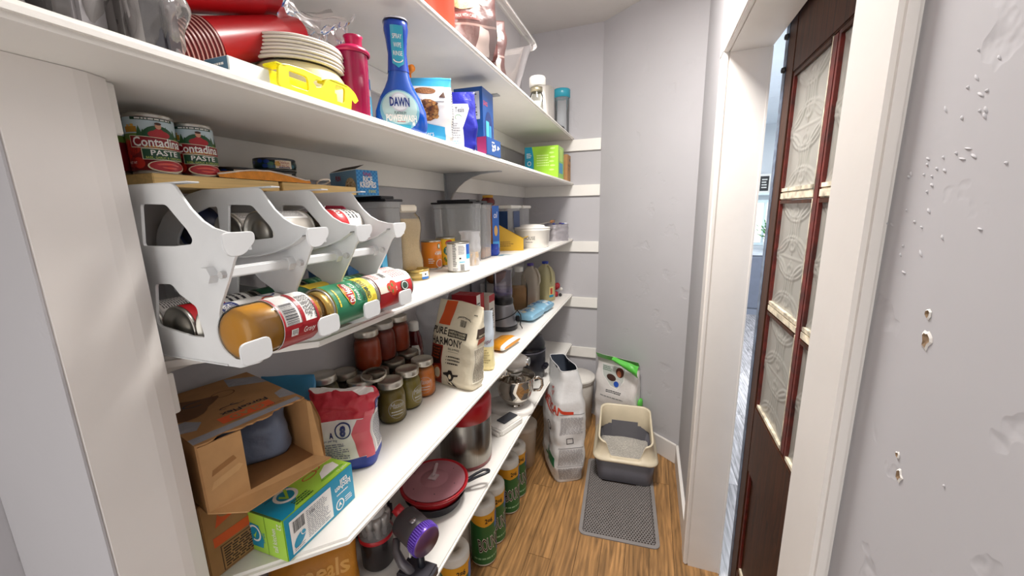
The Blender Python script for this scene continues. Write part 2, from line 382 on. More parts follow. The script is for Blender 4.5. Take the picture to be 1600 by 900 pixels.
# grey metal shelf brackets under the upper shelves
def bracket(y, z, lab):
    m = mat('a9abaf', .4, .5); g = G(); t = thing('shelf_bracket', lab, 'bracket', (XW+.0185, y, z-.0182))
    g.box((0, -.019, -.30), (.003, .019, 0), m); g.build('wall_plate', t)
    g = G(); g.box((.003, -.016, -.004), (.26, .016, 0), m); g.build('shelf_plate', t)
    g = G(); pts = [(.003, -.26), (.007, -.26)]+[(.012+.2*(1-cos(a)), -.006-.15*(1-sin(a))) for a in [rad(d) for d in range(5, 91, 12)]]+[(.25, -.004), (.003, -.004)]
    g.prism(pts, .012, m, Matrix(((1, 0, 0, 0), (0, 0, -1, .006), (0, 1, 0, 0), (0, 0, 0, 1)))); g.build('brace', t)
bracket(1.565, ZS[2], 'grey metal bracket under the second shelf from the top')
bracket(1.565, ZS[1], 'thin metal bracket under the topmost shelf')
# ceiling lamp (out of view above)
t = thing('ceiling_lamp', 'round white ceiling lamp above the aisle', 'lamp', (-.20, 1.20, CH))
g = G(); g.lathe([(0, 0), (.14, 0), (.14, -.02), (.13, -.03)], WHITE); g.build('base', t)

# ================================================================== sliding door
DX = .358
t = thing('sliding_door', 'old dark-brown wooden sliding door with six pressed glass panes', 'door', (DX, 0, 0))
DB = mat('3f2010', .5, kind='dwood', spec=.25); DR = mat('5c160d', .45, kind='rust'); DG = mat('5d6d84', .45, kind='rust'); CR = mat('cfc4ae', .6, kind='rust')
y0, y1 = .735, 1.474
def bar(name, a, b, m=DB, bev=.003, lab=None):
    g = G(); g.box(a, b, m, bev=bev); return g.build(name, t, lab)
for ya, yb in ((y0, y0+.10), (y1-.095, y1)):
    bar('stile', (0, ya, .015), (.036, yb, 2.12))
bar('edge_strip', (-.0015, y1-.032, .016), (.037, y1+.002, 2.119), DG, .003, 'blue-grey worn edge')  # kitchen light reflecting on the stile edge, put in as blue-grey colour
ya, yb = y0+.10, y1-.095; ym = (ya+yb)/2
bar('rail', (0.0005, ya+.0003, 1.90), (.0355, yb-.0003, 2.119)); bar('rail', (.0005, ya+.0003, .64), (.0355, yb-.0003, .880)); bar('rail', (.0005, ya+.0003, .016), (.0355, yb-.0003, .235))
bar('mullion', (.003, ym-.014, .881), (.033, ym+.014, 1.899), DR)
rows = [.880, 1.222, 1.562, 1.90]
for z in rows[1:3]:
    for a, b in ((ya, ym-.0145), (ym+.0145, yb)): bar('glazing_bar', (.004, a+.0005, z-.011), (.032, b-.0005, z+.011), CR, .003, 'cream chipped glazing bar')
GL = mat('a3a19a', .34, .2, spec=.9); GL2 = mat('9b9d9d', .28, .3, spec=.9)
def pane(a, b, z0, z1):
    g = G(); w_, h_ = b-a-.004, z1-z0; nu, nv = 56, 104
    def hf(u, v):
        h = 0
        U = u*2-1
        for k in range(2):                    # two stacked pattern squares per pane
            vv = (v*2-k); 
            if not -.02 <= vv <= 1.02: continue
            W = vv*2-1
            for cx, cy in ((-1.1, 0), (1.1, 0), (0, 1.25), (0, -1.25)):
                d = math.hypot(U-cx, W-cy)
                for r in (.98, .86): h += math.exp(-((d-r)/.035)**2)
            h += .8*math.exp(-((abs(U)-.28)/.05)**2)*math.exp(-((abs(W)-.42)/.12)**2)+.8*math.exp(-((math.hypot(U, abs(W)-.6)-.14)/.05)**2)
            h += .7*math.exp(-(U/.03)**2)*(abs(W) < .9)
            h += .9*math.exp(-((abs(U)-.72)/.05)**2)*math.exp(-((abs(W)-.78)/.08)**2)
        e = min(u, 1-u)*w_; f = min(v, 1-v)*h_; m_ = min(e, f)
        h += .8*math.exp(-((m_-.008)/.004)**2)+.5*math.exp(-(((v-.5)*h_)/.003)**2)
        return h
    g.grid(lambda u, v: V((.0135-.0030*math.tanh(hf(u, v)), b-.002-u*w_, z0+.0005+v*(h_-.001))), nu, nv, GL)
    g.box((.017, a+.001, z0+.0005), (.019, b-.001, z1-.0005), GL2); p = g.build('pane', t, 'pressed patterned grey glass')
    g = G(); s_ = .010            # worn red sticking around the pane
    x0_, x1_ = .0035, .0185
    g.box((x0_, b-s_, z0), (x1_, b-.0004, z1), DR); g.box((x0_, a+.0004, z0), (x1_, a+s_*.5, z1), CR); g.box((x0_, a+s_, z0+.0004), (x1_, b-s_, z0+s_), CR); g.box((x0_, a+s_, z1-s_), (x1_, b-s_, z1-.0004), DB)
    g.build('pane_moulding', t)
for i in range(3):
    za, zb = rows[i]+(.011 if i else 0), rows[i+1]-(.011 if i < 2 else 0)
    pane(ya, ym-.0145, za+.001, zb-.001); pane(ym+.0145, yb, za+.001, zb-.001)
bar('panel', (.012, ya, .236), (.024, yb, .639)); g = G(); g.box((.004, yb-.014, .24), (.011, yb-.001, .636), DR); g.box((.004, ya+.02, .236), (.011, yb-.015, .25), CR); g.build('panel_moulding', t)
for z in (2.02, 1.93):
    g = G(); g.lathe([(0, -.008), (.007, -.006), (.009, 0), (.009, .003), (0, .003)], BLACK, 12, Matrix.Translation((-.004, y1-.022, z)) @ Matrix.Rotation(pi/2, 4, 'Y')); g.build('bolt', t, 'black iron bolt head')

# ================================================================== kitchen beyond the gap
KWL = mat('dfe4e8', .7, kind='wall'); 
g = G(); g.box((.345, 6.8, 0), (1.15, 6.9, CH), KWL); g.box((1.15, 6.8, 0), (2.1, 6.9, .95), KWL); g.box((1.15, 6.8, 1.62), (2.1, 6.9, CH), KWL); g.box((2.1, 6.8, 0), (3.2, 6.9, CH), KWL); struct('wall_far', g)
g = G(); g.box((3.1, -.4, 0), (3.2, 6.8, CH), KWL); struct('wall_kitchen', g)
g = G(); g.box((.345, -.5, 0), (3.2, -.4, CH), KWL); struct('wall_front', g)
g = G(); g.box((.345, 2.36, 0), (.42, 6.8, CH), KWL); struct('wall_side', g)
g = G(); g.box((.3455, -.5, CH), (3.2, 6.9, CH+.05), mat('e8eef5', .8, kind='wall')); struct('ceiling_kitchen', g)
g = G(); fm = mat('dfeef2', .4)
for a, b in (((1.15, 6.78, .95), (1.19, 6.85, 1.62)), ((2.06, 6.78, .95), (2.1, 6.85, 1.62)), ((1.191, 6.78, .95), (2.059, 6.85, .99)), ((1.191, 6.78, 1.58), (2.059, 6.85, 1.62)), ((1.60, 6.79, .991), (1.63, 6.84, 1.579))): g.box(a, b, fm)
wn = struct('window_1', g); g = G(); g.box((1.19, 6.82, .99), (2.06, 6.824, 1.58), mat('e8f6f4', .05, alpha=.15)); g.build('pane', wn)
g = G(); g.box((.9, 6.6, 1.69), (2.4, 6.799, 1.72), fm, bev=.003); tag(g.build('kitchen_shelf'), 'white shelf above the kitchen window, seen through the door gap', 'shelf')
t = thing('picture_frame', 'white-framed black sign on the kitchen shelf', 'picture', (1.53, 6.72, 1.7205)); g = G(); g.box((-.1, 0, 0), (.1, .02, .27), WHITE, bev=.003); g.build('frame', t); g = G(); g.box((-.035, -.003, .03), (.075, -.0005, .24), BLACK)
g.mp = plane((.02, -.003, 0), (1, 0, 0), (0, 0, 1)); g.lines(-.035, .06, .035, .21, 4, WHITE, 1, 4); g.build('sign_face', t)
t = thing('wooden_crate', 'small brown wooden crate on the kitchen shelf', 'crate', (1.72, 6.70, 1.7205)); g = G(); g.box((-.07, -.05, 0), (.07, .05, .13), mat('9a7a55', .6, kind='pine')); g.build('box', t); g = G(); g.box((-.06, -.04, .131), (.06, .04, .19), mat('8f7048', .7)); g.build('contents', t)
t = thing('kitchen_cabinet', 'grey-blue kitchen cabinet below the window beyond the door', 'cabinet', (1.2, 6.2, 0)); g = G(); g.box((0, 0, .0), (1.4, .58, .86), mat('7d828f', .5, kind='paint')); g.build('body', t)
g = G(); g.box((-.02, -.03, .8605), (1.42, .58, .90), mat('c9ced8', .3)); g.build('worktop', t)
for k in range(3): g = G(); g.box((.04+k*.46, -.02, .1), (.46+k*.46, -.001, .82), mat('6d7280', .45), bev=.004); g.build('door', t)
t = thing('potted_plant', 'leafy green plant in front of the kitchen window', 'plant', (1.62, 6.42, .901)); g = G(); g.lathe([(0, 0), (.06, 0), (.08, .13), (.07, .13), (.07, .11), (0, .11)], WHITE, 20); g.build('pot', t)
g = G(); R = random.Random(3); lm = mat('4f9a4a', .5)
for i in range(90):
    a, b, l = R.uniform(0, 2*pi), R.uniform(.1, 1.3), R.uniform(.12, .36); d = V((cos(a)*sin(b), sin(a)*sin(b)*.5, cos(b))); p = V((0, 0, .12))+d*l; s_ = d.cross(V((0, 0, 1))).normalized()*.022
    g.add([p-d*.03, p+s_, p+d*.04+V((0, 0, -.01)), p-s_], [(0, 1, 2, 3)], lm)
g.build('foliage', t)
t = thing('recessed_lamp', 'small bright recessed ceiling lamp in the kitchen', 'lamp', (1.72, 6.0, CH)); g = G(); g.lathe([(.075, 0), (.075, -.006), (.055, -.006), (.055, 0)], WHITE, 24); g.build('trim_ring', t); g = G(); g.lathe([(0, -.003), (.054, -.003)], emis('fff4e0', 25), 24); g.build('bulb', t)
# ================================================================== can rack on the middle shelf
RX = mat('e0e2e3', .3, spec=.6)
def panel2d(outer, holes, th, m_bev=.0008):
    c = bpy.data.curves.new('c', 'CURVE'); c.dimensions = '2D'; c.fill_mode = 'BOTH'; c.extrude = th/2-m_bev; c.bevel_depth = m_bev; c.bevel_resolution = 1
    for pts in [outer]+holes:
        pts = rounded(pts, .008 if pts is outer else .006)
        s = c.splines.new('POLY'); s.points.add(len(pts)-1); s.use_cyclic_u = True
        for p, q in zip(s.points, pts): p.co = (q[0], q[1], 0, 1)
    o = bpy.data.objects.new('c', c); me = bpy.data.meshes.new_from_object(o)
    vs = [v.co.copy() for v in me.vertices]; fs = [list(p.vertices) for p in me.polygons]
    bpy.data.objects.remove(o); bpy.data.curves.remove(c); bpy.data.meshes.remove(me); return vs, fs
def rounded(pts, r):
    out = []; n = len(pts)
    for i in range(n):
        a, b, c = V(pts[i-1]), V(pts[i]), V(pts[(i+1) % n]); u = (a-b); w_ = (c-b)
        if u.length < r*1.2 or w_.length < r*1.2 or abs(u.angle(w_)-pi) < .35: out.append(tuple(b)); continue
        k = min(r, u.length*.45, w_.length*.45); p, q = b+u.normalized()*k, b+w_.normalized()*k
        for t in (0, .25, .5, .75, 1): out.append(tuple(p*(1-t)**2+b*2*t*(1-t)+q*t*t))
    return out
outer = [(-.577, 1.578), (-.565, 1.561), (-.552, 1.545), (-.534, 1.530), (-.516, 1.521), (-.494, 1.516), (-.470, 1.514), (-.474, 1.495), (-.486, 1.486), (-.505, 1.454), (-.528, 1.42), (-.534, 1.405), (-.531, 1.392), (-.522, 1.382), (-.509, 1.376), (-.491, 1.374), (-.470, 1.377), (-.466, 1.350), (-.508, 1.3365), (-.56, 1.3365), (-.70, 1.3395), (-.85, 1.3395),
         (-.858, 1.42), (-.856, 1.484), (-.853, 1.499), (-.843, 1.515), (-.821, 1.537), (-.783, 1.560), (-.742, 1.574), (-.706, 1.580)]
holes = [[(-.651, 1.555), (-.598, 1.553), (-.583, 1.538), (-.565, 1.520), (-.557, 1.507), (-.562, 1.500), (-.600, 1.497), (-.664, 1.497)],
         [(-.677, 1.553), (-.702, 1.552), (-.737, 1.542), (-.776, 1.519), (-.794, 1.499), (-.798, 1.487), (-.74, 1.490), (-.681, 1.497)],
         [(-.654, 1.445), (-.618, 1.446), (-.604, 1.432), (-.574, 1.416), (-.574, 1.402), (-.568, 1.372), (-.597, 1.372), (-.664, 1.381), (-.669, 1.387)],
         [(-.69, 1.447), (-.81, 1.450), (-.83, 1.43), (-.83, 1.40), (-.69, 1.386)]]
YP = [.335, .452, .550, .650]
ridge = [(-.845, 1.478), (-.75, 1.471), (-.682, 1.469), (-.639, 1.470), (-.584, 1.474), (-.544, 1.482), (-.511, 1.493), (-.487, 1.506)]
rack = thing('can_rack', 'white plastic two-tier can rack on the left end of the middle shelf', 'can rack', (0, 0, 0))
pv, pf = panel2d(outer, holes, .004)
pm = None
for i, y in enumerate(YP):
    g = G(); g.add([V((p.x, y-p.z, p.y)) for p in pv], pf, RX)
    for dy0, dy1 in (((0, .016),) if i == 0 else ((-.014, .014),)):
        pr = [(x, z) for x, z in ridge]
        for a, b in zip(pr, pr[1:]):
            g.add([V((a[0], y+dy0, a[1])), V((b[0], y+dy0, b[1])), V((b[0], y+dy1, b[1])), V((a[0], y+dy1, a[1])), V((a[0], y+dy0, a[1]-.002)), V((b[0], y+dy0, b[1]-.002)), V((b[0], y+dy1, b[1]-.002)), V((a[0], y+dy1, a[1]-.002))],
                  [(0, 1, 2, 3), (7, 6, 5, 4), (0, 4, 5, 1), (3, 2, 6, 7)], RX)
    g.box((-.70, y, 1.5785), (-.553, y+.016, 1.5805), RX, bev=.0008)
    g.build('side_panel', rack)
    g = G(); g.box((-.85, y-.004 if i == 0 else y-.014, 1.3365), (-.53, y+.014, 1.3385), RX, bev=.0005); g.build('track', rack)
    for (za, zb, nm) in ((1.357, 1.384, 'stop_lip'), (1.492, 1.5165, 'stop_lip')):
        xx = -.455 if nm and za < 1.4 else -.458
        g = G(); v2, f2 = panel2d([(y-.034, za), (y+.005, za), (y+.005, zb), (y-.034, zb)] if za < 1.4 else [(y-.028, za-.002), (y-.01, za-.002), (y+.006, za+.014), (y+.006, zb), (y-.032, zb), (y-.032, za+.01)], [], .0035)
        g.add([V((xx+p.z, p.x, p.y)) for p in v2], [f[::-1] for f in f2], RX); g.box((-.470, y-.0019, za+.003), (xx, y+.0019, zb-.002), RX); g.build(nm, rack)
for x, z in ((-.530, 1.462), (-.80, 1.462)):
    g = G()
    for a, b in zip(YP, YP[1:]):
        g.box((x-.007, a+.002, z-.007), (x+.007, b-.002, z+.007), RX, bev=.002)
    g.build('cross_bar', rack)
    for y in YP:
        g = G(); g.lathe([(0, .007), (.0115, .007), (.0115, -.007), (0, -.007)], RX, 6, Matrix.Translation((x, y-.006, z)) @ Matrix.Rotation(pi/2, 4, 'X'), sm=False)
        g.lathe([(0, .005), (.005, .005), (.005, -.004), (0, -.004)], mat('c8c8c8', .2), 8, Matrix.Translation((x+.022, y-.003, z+.001)) @ Matrix.Rotation(pi/2, 4, 'X'), sm=False)
        g.build('clip', rack)
# ------------------------------------------------------------------ cans
RED = mat('b3202a', .35); DGR = mat('1d4a33', .35); CREAM = mat('efe6c8', .4); YEL = mat('f2cf3a', .35); ORG = mat('ee8a1c', .35); WL = mat('f3f1ec', .35)
NAVY = mat('26326e', .35); GRN = mat('2c7a4c', .35); SKY = mat('7fb4dc', .35); TEAL = mat('1a97b8', .35); LIME = mat('a6d64a', .35); BLUE = mat('1d4fb0', .3)
def canshell(g, r, h, m=STEEL, rings=True):
    g.lathe([(0, .003), (r*.45, .003), (r*.5, .0045), (r*.7, .0045), (r*.75, .003), (r*.9, .003), (r*.93, 0), (r, 0), (r+.0006, .001), (r+.0006, .003), (r-.0006, .005),
             (r-.0006, h-.005), (r+.0006, h-.003), (r+.0006, h-.001), (r, h), (r*.93, h), (r*.9, h-.003), (r*.75, h-.003), (r*.7, h-.0045), (r*.5, h-.0045), (r*.45, h-.003), (0, h-.003)], m, 40)
def can(name, label, loc, r, h, base, art, rot=(0, 0, 0), a0=-pi/2, group='food cans', metal=STEEL):
    t = thing(name, label, 'can', loc, rot=rot, group=group)
    g = G(); canshell(g, r, h, metal); g.build('body', t)
    g = G(cylmap(r+.0002, 0, a0)); g.lathe([(r-.0004, .0055), (r+.0004, .0055), (r+.0004, h-.0055), (r-.0004, h-.0055)], base, 40)
    if art: art(g, r, h)
    g.build('paper_label', t); return t
def art_paste(g, r, h):
    c = pi*r
    g.rect(-c*.9, h*.60, c*.9, h*.93, mat('c9dbe2', .4), 0); g.rect(-c*.9, h*.55, c*.9, h*.66, mat('6d8a3c', .5), 1)
    R = random.Random(2)
    for k in range(14): u = R.uniform(-.05, .04); g.poly([(u-.004, h*.62), (u+.004, h*.62), (u, h*.62+R.uniform(.006, .016))], mat('2f5a30', .5), 2)
    g.rect(-.034, h*.68, -.018, h*.77, mat('c08a2a', .5), 3); g.rect(-.031, h*.77, -.027, h*.80, mat('d9a548', .5), 3); g.rect(-.025, h*.77, -.021, h*.81, mat('d9a548', .5), 3)
    for k in range(12): g.ell(R.uniform(-.055, -.022), R.uniform(.12, .5)*h, .008, .008, mat('c42c1e' if k % 3 else '8d1616', .3), 1, 12)
    g.rect(-.024, h*.88, .026, h*.925, mat('12402c', .5), 2); g.lines(-.018, h*.885, .022, h*.92, 1, WL, 3, 2, .6, 0)
    g.ell(.006, h*.62, .019, h*.18, mat('1f5230', .4), 3); g.ell(.006, h*.62, .008, h*.135, RED, 4, 16); g.ell(.006, h*.79, .0035, h*.05, mat('d9a184', .5), 5, 12); g.ell(.006, h*.83, .0038, h*.022, mat('4a2a1c', .5), 6, 10); g.ell(.006, h*.655, .0125, h*.07, RED, 4, 16)
    g.poly([(-.027, h*.43), (.033, h*.40), (.033, h*.585), (-.027, h*.625)], CREAM, 7); g.poly([(-.026, h*.44), (.032, h*.41), (.032, h*.575), (-.026, h*.615)], mat('8c1220', .4), 8)
    g.text('Contadina', .003, h*.525, h*.15, WL, 9, wd=.052, bold=.02); g.lines(-.012, h*.435, .024, h*.46, 1, mat('d9a548', .4), 9, 3, .8, 0)
    g.rect(-.016, h*.235, .031, h*.415, CREAM, 8); g.rect(-.015, h*.243, .030, h*.407, mat('12482f', .4), 9); g.text('PASTE', .008, h*.35, h*.085, WL, 10, wd=.029, bold=.02); g.text('BASIL, GARLIC & OREGANO', .008, h*.27, h*.035, mat('c8d86a', .4), 10, wd=.040)
    g.ell(.010, h*.13, .0225, h*.105, CREAM, 7); g.ell(.010, h*.135, .0205, h*.09, RED, 8); g.ring(.009, h*.13, .014, h*.055, .003, mat('e0584a', .2), 9, 16, .3, 2.6); g.ring(.012, h*.12, .010, h*.035, .0025, mat('e0584a', .2), 9, 16, 3.3, 5.6)
    g.text('NET WT', -.028, h*.18, h*.04, WL, 9, wd=.010)
ZB_ = 1.6005
for i, (x, y, a, lb) in enumerate(((-.728, .404, -.40, 'small tomato paste can nearest the end post, on the pine board'), (-.728, .464, -.56, 'small tomato paste can beside the nearest one, on the pine board'), (-.775, .372, -pi/2, 'tomato paste can half hidden behind the end post'))):
    can('paste_can', lb, (x, y, ZB_), .0285 if i == 0 else .0268, .0865 if i == 0 else .084, mat('7d1820', .4), art_paste, a0=a, group='tomato paste cans')
# pine boards across the rack
PINE = mat('e3c07e', .5, kind='pine')
for (a, b, lb) in ((.372, .578, 'left one of two short pine boards lying on the white rack'), (.586, .790, 'right one of two short pine boards lying on the white rack')):
    g = G(); g.box((-.86, a, 1.5812), (-.685, b, 1.5998), PINE, bev=.001); tag(g.build('pine_board'), lb, 'board', 'pine boards on the rack')
# tuna tins, orange cloth, cereal box
def art_tuna(g, r, h):
    R = random.Random(4); c = pi*r
    for k in range(26): g.ell(R.uniform(-c*.9, c*.9), h*R.uniform(.25, .75), .006, .004, mat(R.choice(('23408f', '1c5a6a', '2a6a40')), .3), 1, 10)
    g.rect(-.006, h*.2, .026, h*.82, mat('e9dcc4', .4), 2); g.text('Chicken', .010, h*.66, h*.22, mat('a8402a', .4), 3, wd=.022); g.text('of the Sea', .010, h*.42, h*.18, mat('a8402a', .4), 3, wd=.020); g.lines(0, h*.22, .022, h*.33, 1, NAVY, 3, 1, .7, 0)
    g.ell(-.002, h*.55, .005, h*.2, mat('d8b25a', .4), 3, 12)
for x, y, z, lb in ((-.775, .648, 1.6005, 'lower tuna tin of the stacked pair on the pine board'), (-.775, .650, 1.6275, 'upper tuna tin of the stacked pair on the pine board'), (-.775, .560, 1.6005, 'single flat tuna tin between paste cans and stacked tins')):
    can('tuna_tin', lb, (x, y, z), .0395, .0265, mat('1d3a3c', .35), art_tuna, a0=-.52, group='tuna tins', metal=mat('55585a', .35, .9))
g = G(); R = random.Random(1)
g.grid(lambda u, v: V((-.74+.047*u, .47+.19*v, 1.607+.012*abs(noise.noise(V((u*2.2, v*2.4, 3))))+.012*math.exp(-((v-.5)/.25)**2))), 20, 40, mat('e8963a', .8, kind='fabric'))
g.grid(lambda u, v: V((-.693+.004*u, .47+.19*v, 1.6012+(1-u)*(.0058+.012*abs(noise.noise(V((2.2, v*2.4, 3))))+.012*math.exp(-((v-.5)/.25)**2)))), 4, 40, mat('e8963a', .8, kind='fabric'))
g.tube([(-.6925, .47+.19*v, 1.607+.012*abs(noise.noise(V((2.2, v*2.4, 3))))+.012*math.exp(-((v-.5)/.25)**2)) for v in [i/40 for i in range(41)]], .0016, mat('e9ddd0', .8, kind='fabric'), 6)
tag(g.build('cloth'), 'folded orange cloth with a cream border on the pine boards', 'cloth')
g = G(); g.tube([(-.695+.012*sin(a*1.0), .672+.030*(1-cos(a))/2+.012, 1.607+.006*sin(a)) for a in [i*2*pi/24 for i in range(25)]], .0018, mat('e9ddd0', .7), 6); bpy.context.scene.collection.objects[-1]; g.build('hanging_loop', bpy.data.objects['cloth'])
def carton(name, label, a, b, faces, cat='box', edge=None, rz=0, loc=None, group=None, open_top=False):
    """box given in local coords around loc; faces: list of (map, draw)"""
    t = thing(name, label, cat, loc or (0, 0, 0), rz, group)
    g = G(); g.box(a, b, edge, bev=.0008); g.build('carton', t)
    for nm, mp, fn in faces:
        g = G(mp); fn(g); g.build(nm, t)
    return t
def fmap(a, b, f):
    (x0, y0, z0), (x1, y1, z1) = a, b
    return {'x': plane((x1, y0, z0), (0, 1, 0), (0, 0, 1)), 'y': plane((x0, y0, z0), (1, 0, 0), (0, 0, 1)), 'z': plane((x0, y0, z1), (1, 0, 0), (0, 1, 0)), 'Z': plane((x1, y0, z1), (0, 1, 0), (-1, 0, 0))}[f]
LB = mat('4d9fd8', .4)
a, b = (-.135, 0, 0), (0, .06, .062)
def kr(g):
    g.rect(.001, .001, .059, .061, LB, 0)
    for i in range(12):
        for j in range(12): 
            if (i+j) % 2: g.rect(.001+i*.0048, .001+j*.005, .0058+i*.0048, .006+j*.005, mat('2f7fc4', .4), 1)
    g.text('RICE', .03, .040, .013, WL, 3, wd=.026, bold=.03); g.text('KRISPIES', .03, .026, .013, WL, 3, wd=.044, bold=.03); g.text("Kellogg's", .03, .053, .009, mat('d23a5a', .4), 3, wd=.022)
    g.text('8 BARS', .04, .010, .007, mat('e8e24a', .4), 3, wd=.02)
def kr2(g):
    g.ell(.105, .022, .026, .022, mat('c8b08a', .7, kind='oats'), 1); R = random.Random(3)
    for k in range(60): a_, r_ = R.uniform(0, 6.28), R.uniform(0, .9); g.ell(.105+.024*r_*cos(a_), .022+.02*r_*sin(a_), .003, .002, mat(R.choice(('d8c4a0', 'a88a62', 'e4d4b4')), .7), 2, 6)
    g.text('FUN', .045, .045, .012, mat('a02a3a', .4), 1, wd=.026, bold=.03)
t = carton('cereal_bar_box', 'blue rice cereal box with an open lid at the right end of the boards', a, b, [('end_print', fmap(a, b, 'x'), kr), ('side_print', fmap(a, b, 'y'), kr2)], edge=mat('6f9cc0', .45), loc=(-.728, .800, 1.5815), rz=0)
t.location = (-.690, .800, 1.5815); t.rotation_euler = (0, 0, -.35)
g = G(); g.add([(-.135, 0, .063), (0, 0, .063), (-.01, .03, .076), (-.12, .03, .076)], [(0, 1, 2, 3), (3, 2, 1, 0)], mat('4a4038', .7)); g.build('lid_flap', t)
# ------------------------------------------------------------------ cans lying in the rack (axis along Y)
UP = (pi/2, 0, 0); DN = (-pi/2, 0, 0)
def art_corn(g, r, h):
    g.rect(-.09, .006, .09, h*.30, mat('c9c24a', .35), 0); g.rect(-.09, h*.22, .09, h-.006, mat('2f7f5a', .3), 1)
    g.poly([(-.05, .008), (.05, .008), (.05, h*.24), (.03, h*.30), (-.03, h*.30), (-.05, h*.24)], mat('e6d44a', .35), 2)
    R = random.Random(3)
    for k in range(50): g.ell(R.uniform(-.045, .045), R.uniform(.01, h*.26), .003, .0022, mat(R.choice(('f4e06a', 'd8bc34')), .3), 3, 6)
    g.ell(0, h*.63, .017, .011, YEL, 4); g.ell(-.012, h*.63, .010, .008, YEL, 4); g.ell(.012, h*.63, .010, .008, YEL, 4); g.ell(0, h*.63, .0155, .0095, RED, 5); g.ell(-.012, h*.63, .009, .0068, RED, 5); g.ell(.012, h*.63, .009, .0068, RED, 5)
    g.text('Del Monte', 0, h*.63, .011, WL, 7, wd=.034, bold=.02); g.text('Quality', .003, h*.71, .005, YEL, 6, wd=.012)
    g.text('Fresh Cut', 0, h*.48, .007, WL, 4, wd=.036, shear=.3); g.text('SWEET CORN', 0, h*.35, .009, mat('1d3a2a', .4), 5, wd=.042, bold=.02); g.text('CREAM STYLE', 0, h*.25, .009, mat('1d3a2a', .4), 5, wd=.040, bold=.02)
    g.lines(-.02, h*.83, .02, h*.9, 1, YEL, 3, 6, .4)
def art_sauce(g, r, h):
    g.rect(-.016, .0056, .10, h-.0056, WL, 0); g.rect(-.06, .0056, -.016, h*.52, mat('c4262c', .35), 1); g.rect(-.030, h*.5, -.016, h-.0056, mat('e8dccb', .4), 1)
    for u, v in ((-.022, h*.68), (-.030, h*.60), (-.018, h*.58)): g.ell(u, v, .009, .009, mat('c8402c', .25), 2, 14); g.ell(u, v+.004, .004, .002, mat('5a8a3a', .4), 3, 8)
    g.ell(-.026, h*.28, .010, .013, mat('2f4a3c', .4), 3); g.ring(-.026, h*.28, .008, .010, .0015, WL, 4)
    g.bars(.0, h*.62, .016, h*.72, INK, 1, vert=False); g.lines(-.004, h*.12, .03, h*.5, 6, mat('c05050', .5), 1, 4); g.lines(.0, h*.8, .035, h*.93, 4, mat('b86a6a', .5), 1, 8)
def art_white(g, r, h):
    g.rect(-.03, .008, .03, h-.008, WL, 0); g.lines(-.026, .015, .026, h*.9, 22, mat('5a5a60', .6), 1, 3, .4)
def art_green(g, r, h):
    g.rect(-.06, h*.25, .06, h-.01, mat('3b8a62', .3), 0); g.lines(-.03, h*.3, .03, h*.8, 4, mat('9ad0a8', .4), 1, 2); g.ring(0, h*.5, .03, .03, .002, mat('a8d8b0', .4), 1)
def art_redw(g, r, h): g.rect(-.05, .006, .05, h*.45, WL, 0); g.text('TOMATO', 0, h*.6, .012, WL, 1, wd=.05, bold=.03); g.ell(.02, h*.8, .012, .01, GRN, 1); g.lines(-.03, h*.1, .03, h*.4, 3, INK, 1, 5)
def art_wb(g, r, h):
    g.rect(-.09, h*.70, .09, h-.006, NAVY, 0); g.rect(-.09, .006, .09, h*.70, WL, 0); g.ring(-.004, h*.28, .012, .012, .003, mat('c8502a', .4), 1); g.ring(.016, h*.2, .010, .012, .003, NAVY, 1)
    g.text('QUALITY', -.004, h*.79, .008, WL, 2, wd=.03, bold=.02); g.text('INGREDIENTS', -.004, h*.88, .008, WL, 2, wd=.036, bold=.02); g.text('HEALTHY', -.02, h*.55, .008, mat('c8502a', .4), 1, wd=.03)
def art_gry(g, r, h):
    g.rect(-.09, h*.5, .09, h-.006, mat('22503a', .35), 0); g.ell(0, h*.3, .03, .025, YEL, 1)
zt_ = 1.3388
cc = [
 ('corn_can', 'green and yellow sweet corn can on the front stop of the rack', (-.497, .566, zt_+.046), .0345, .108, STEEL and mat('c9c24a', .35), art_corn, UP, pi*.22),
 ('tomato_can', 'white and red tomato sauce can at the right front stop of the rack', (-.500, .681, zt_+.046), .0345, .112, mat('c4262c', .35), art_sauce, UP, pi*.30),
 ('soup_can', 'white and navy can lying just behind the gravy jar', (-.566, .448, zt_+.040), .0345, .106, WL, art_wb, UP, pi*.34),
 ('bean_can', 'red-lidded can lying two behind the gravy jar in the rack', (-.638, .446, zt_+.037), .034, .104, mat('c9202a', .35), art_redw, UP, pi*.4),
 ('bean_can', 'paper-labelled can with bare ring end, seen through the lower window of the rack', (-.709, .446, zt_+.037), .034, .104, WL, art_white, UP, pi*.5),
 ('pea_can', 'dark green can with a yellow patch, second bay of the rack, lower tier rear', (-.640, .546, zt_+.037), .034, .09, mat('2a3a34', .35), art_gry, UP, pi*.45),
 ('pea_can', 'green can lying right behind the corn can', (-.569, .644, zt_+.040), .034, .09, mat('2f7f5a', .35), art_green, UP, pi*.4),
 ('pea_can', 'green can with a white band, second behind the corn can', (-.640, .644, zt_+.037), .034, .09, mat('2a5a40', .35), art_green, UP, pi*.5),
 ('pea_can', 'dark can lying behind the gravy jar bay, second bay lower tier', (-.569, .546, zt_+.040), .034, .09, mat('3a3f50', .35), art_gry, UP, pi*.45),
 ('tomato_can', 'red and white can just behind the tomato sauce can', (-.572, .742, zt_+.040), .034, .088, WL, art_sauce, UP, pi*.35),
]
for nm, lb, loc, r, h, base, art, rot, a0 in cc: can(nm, lb, loc, r, h, base, art, rot, a0, group='cans in the rack')
zu = 1.4735
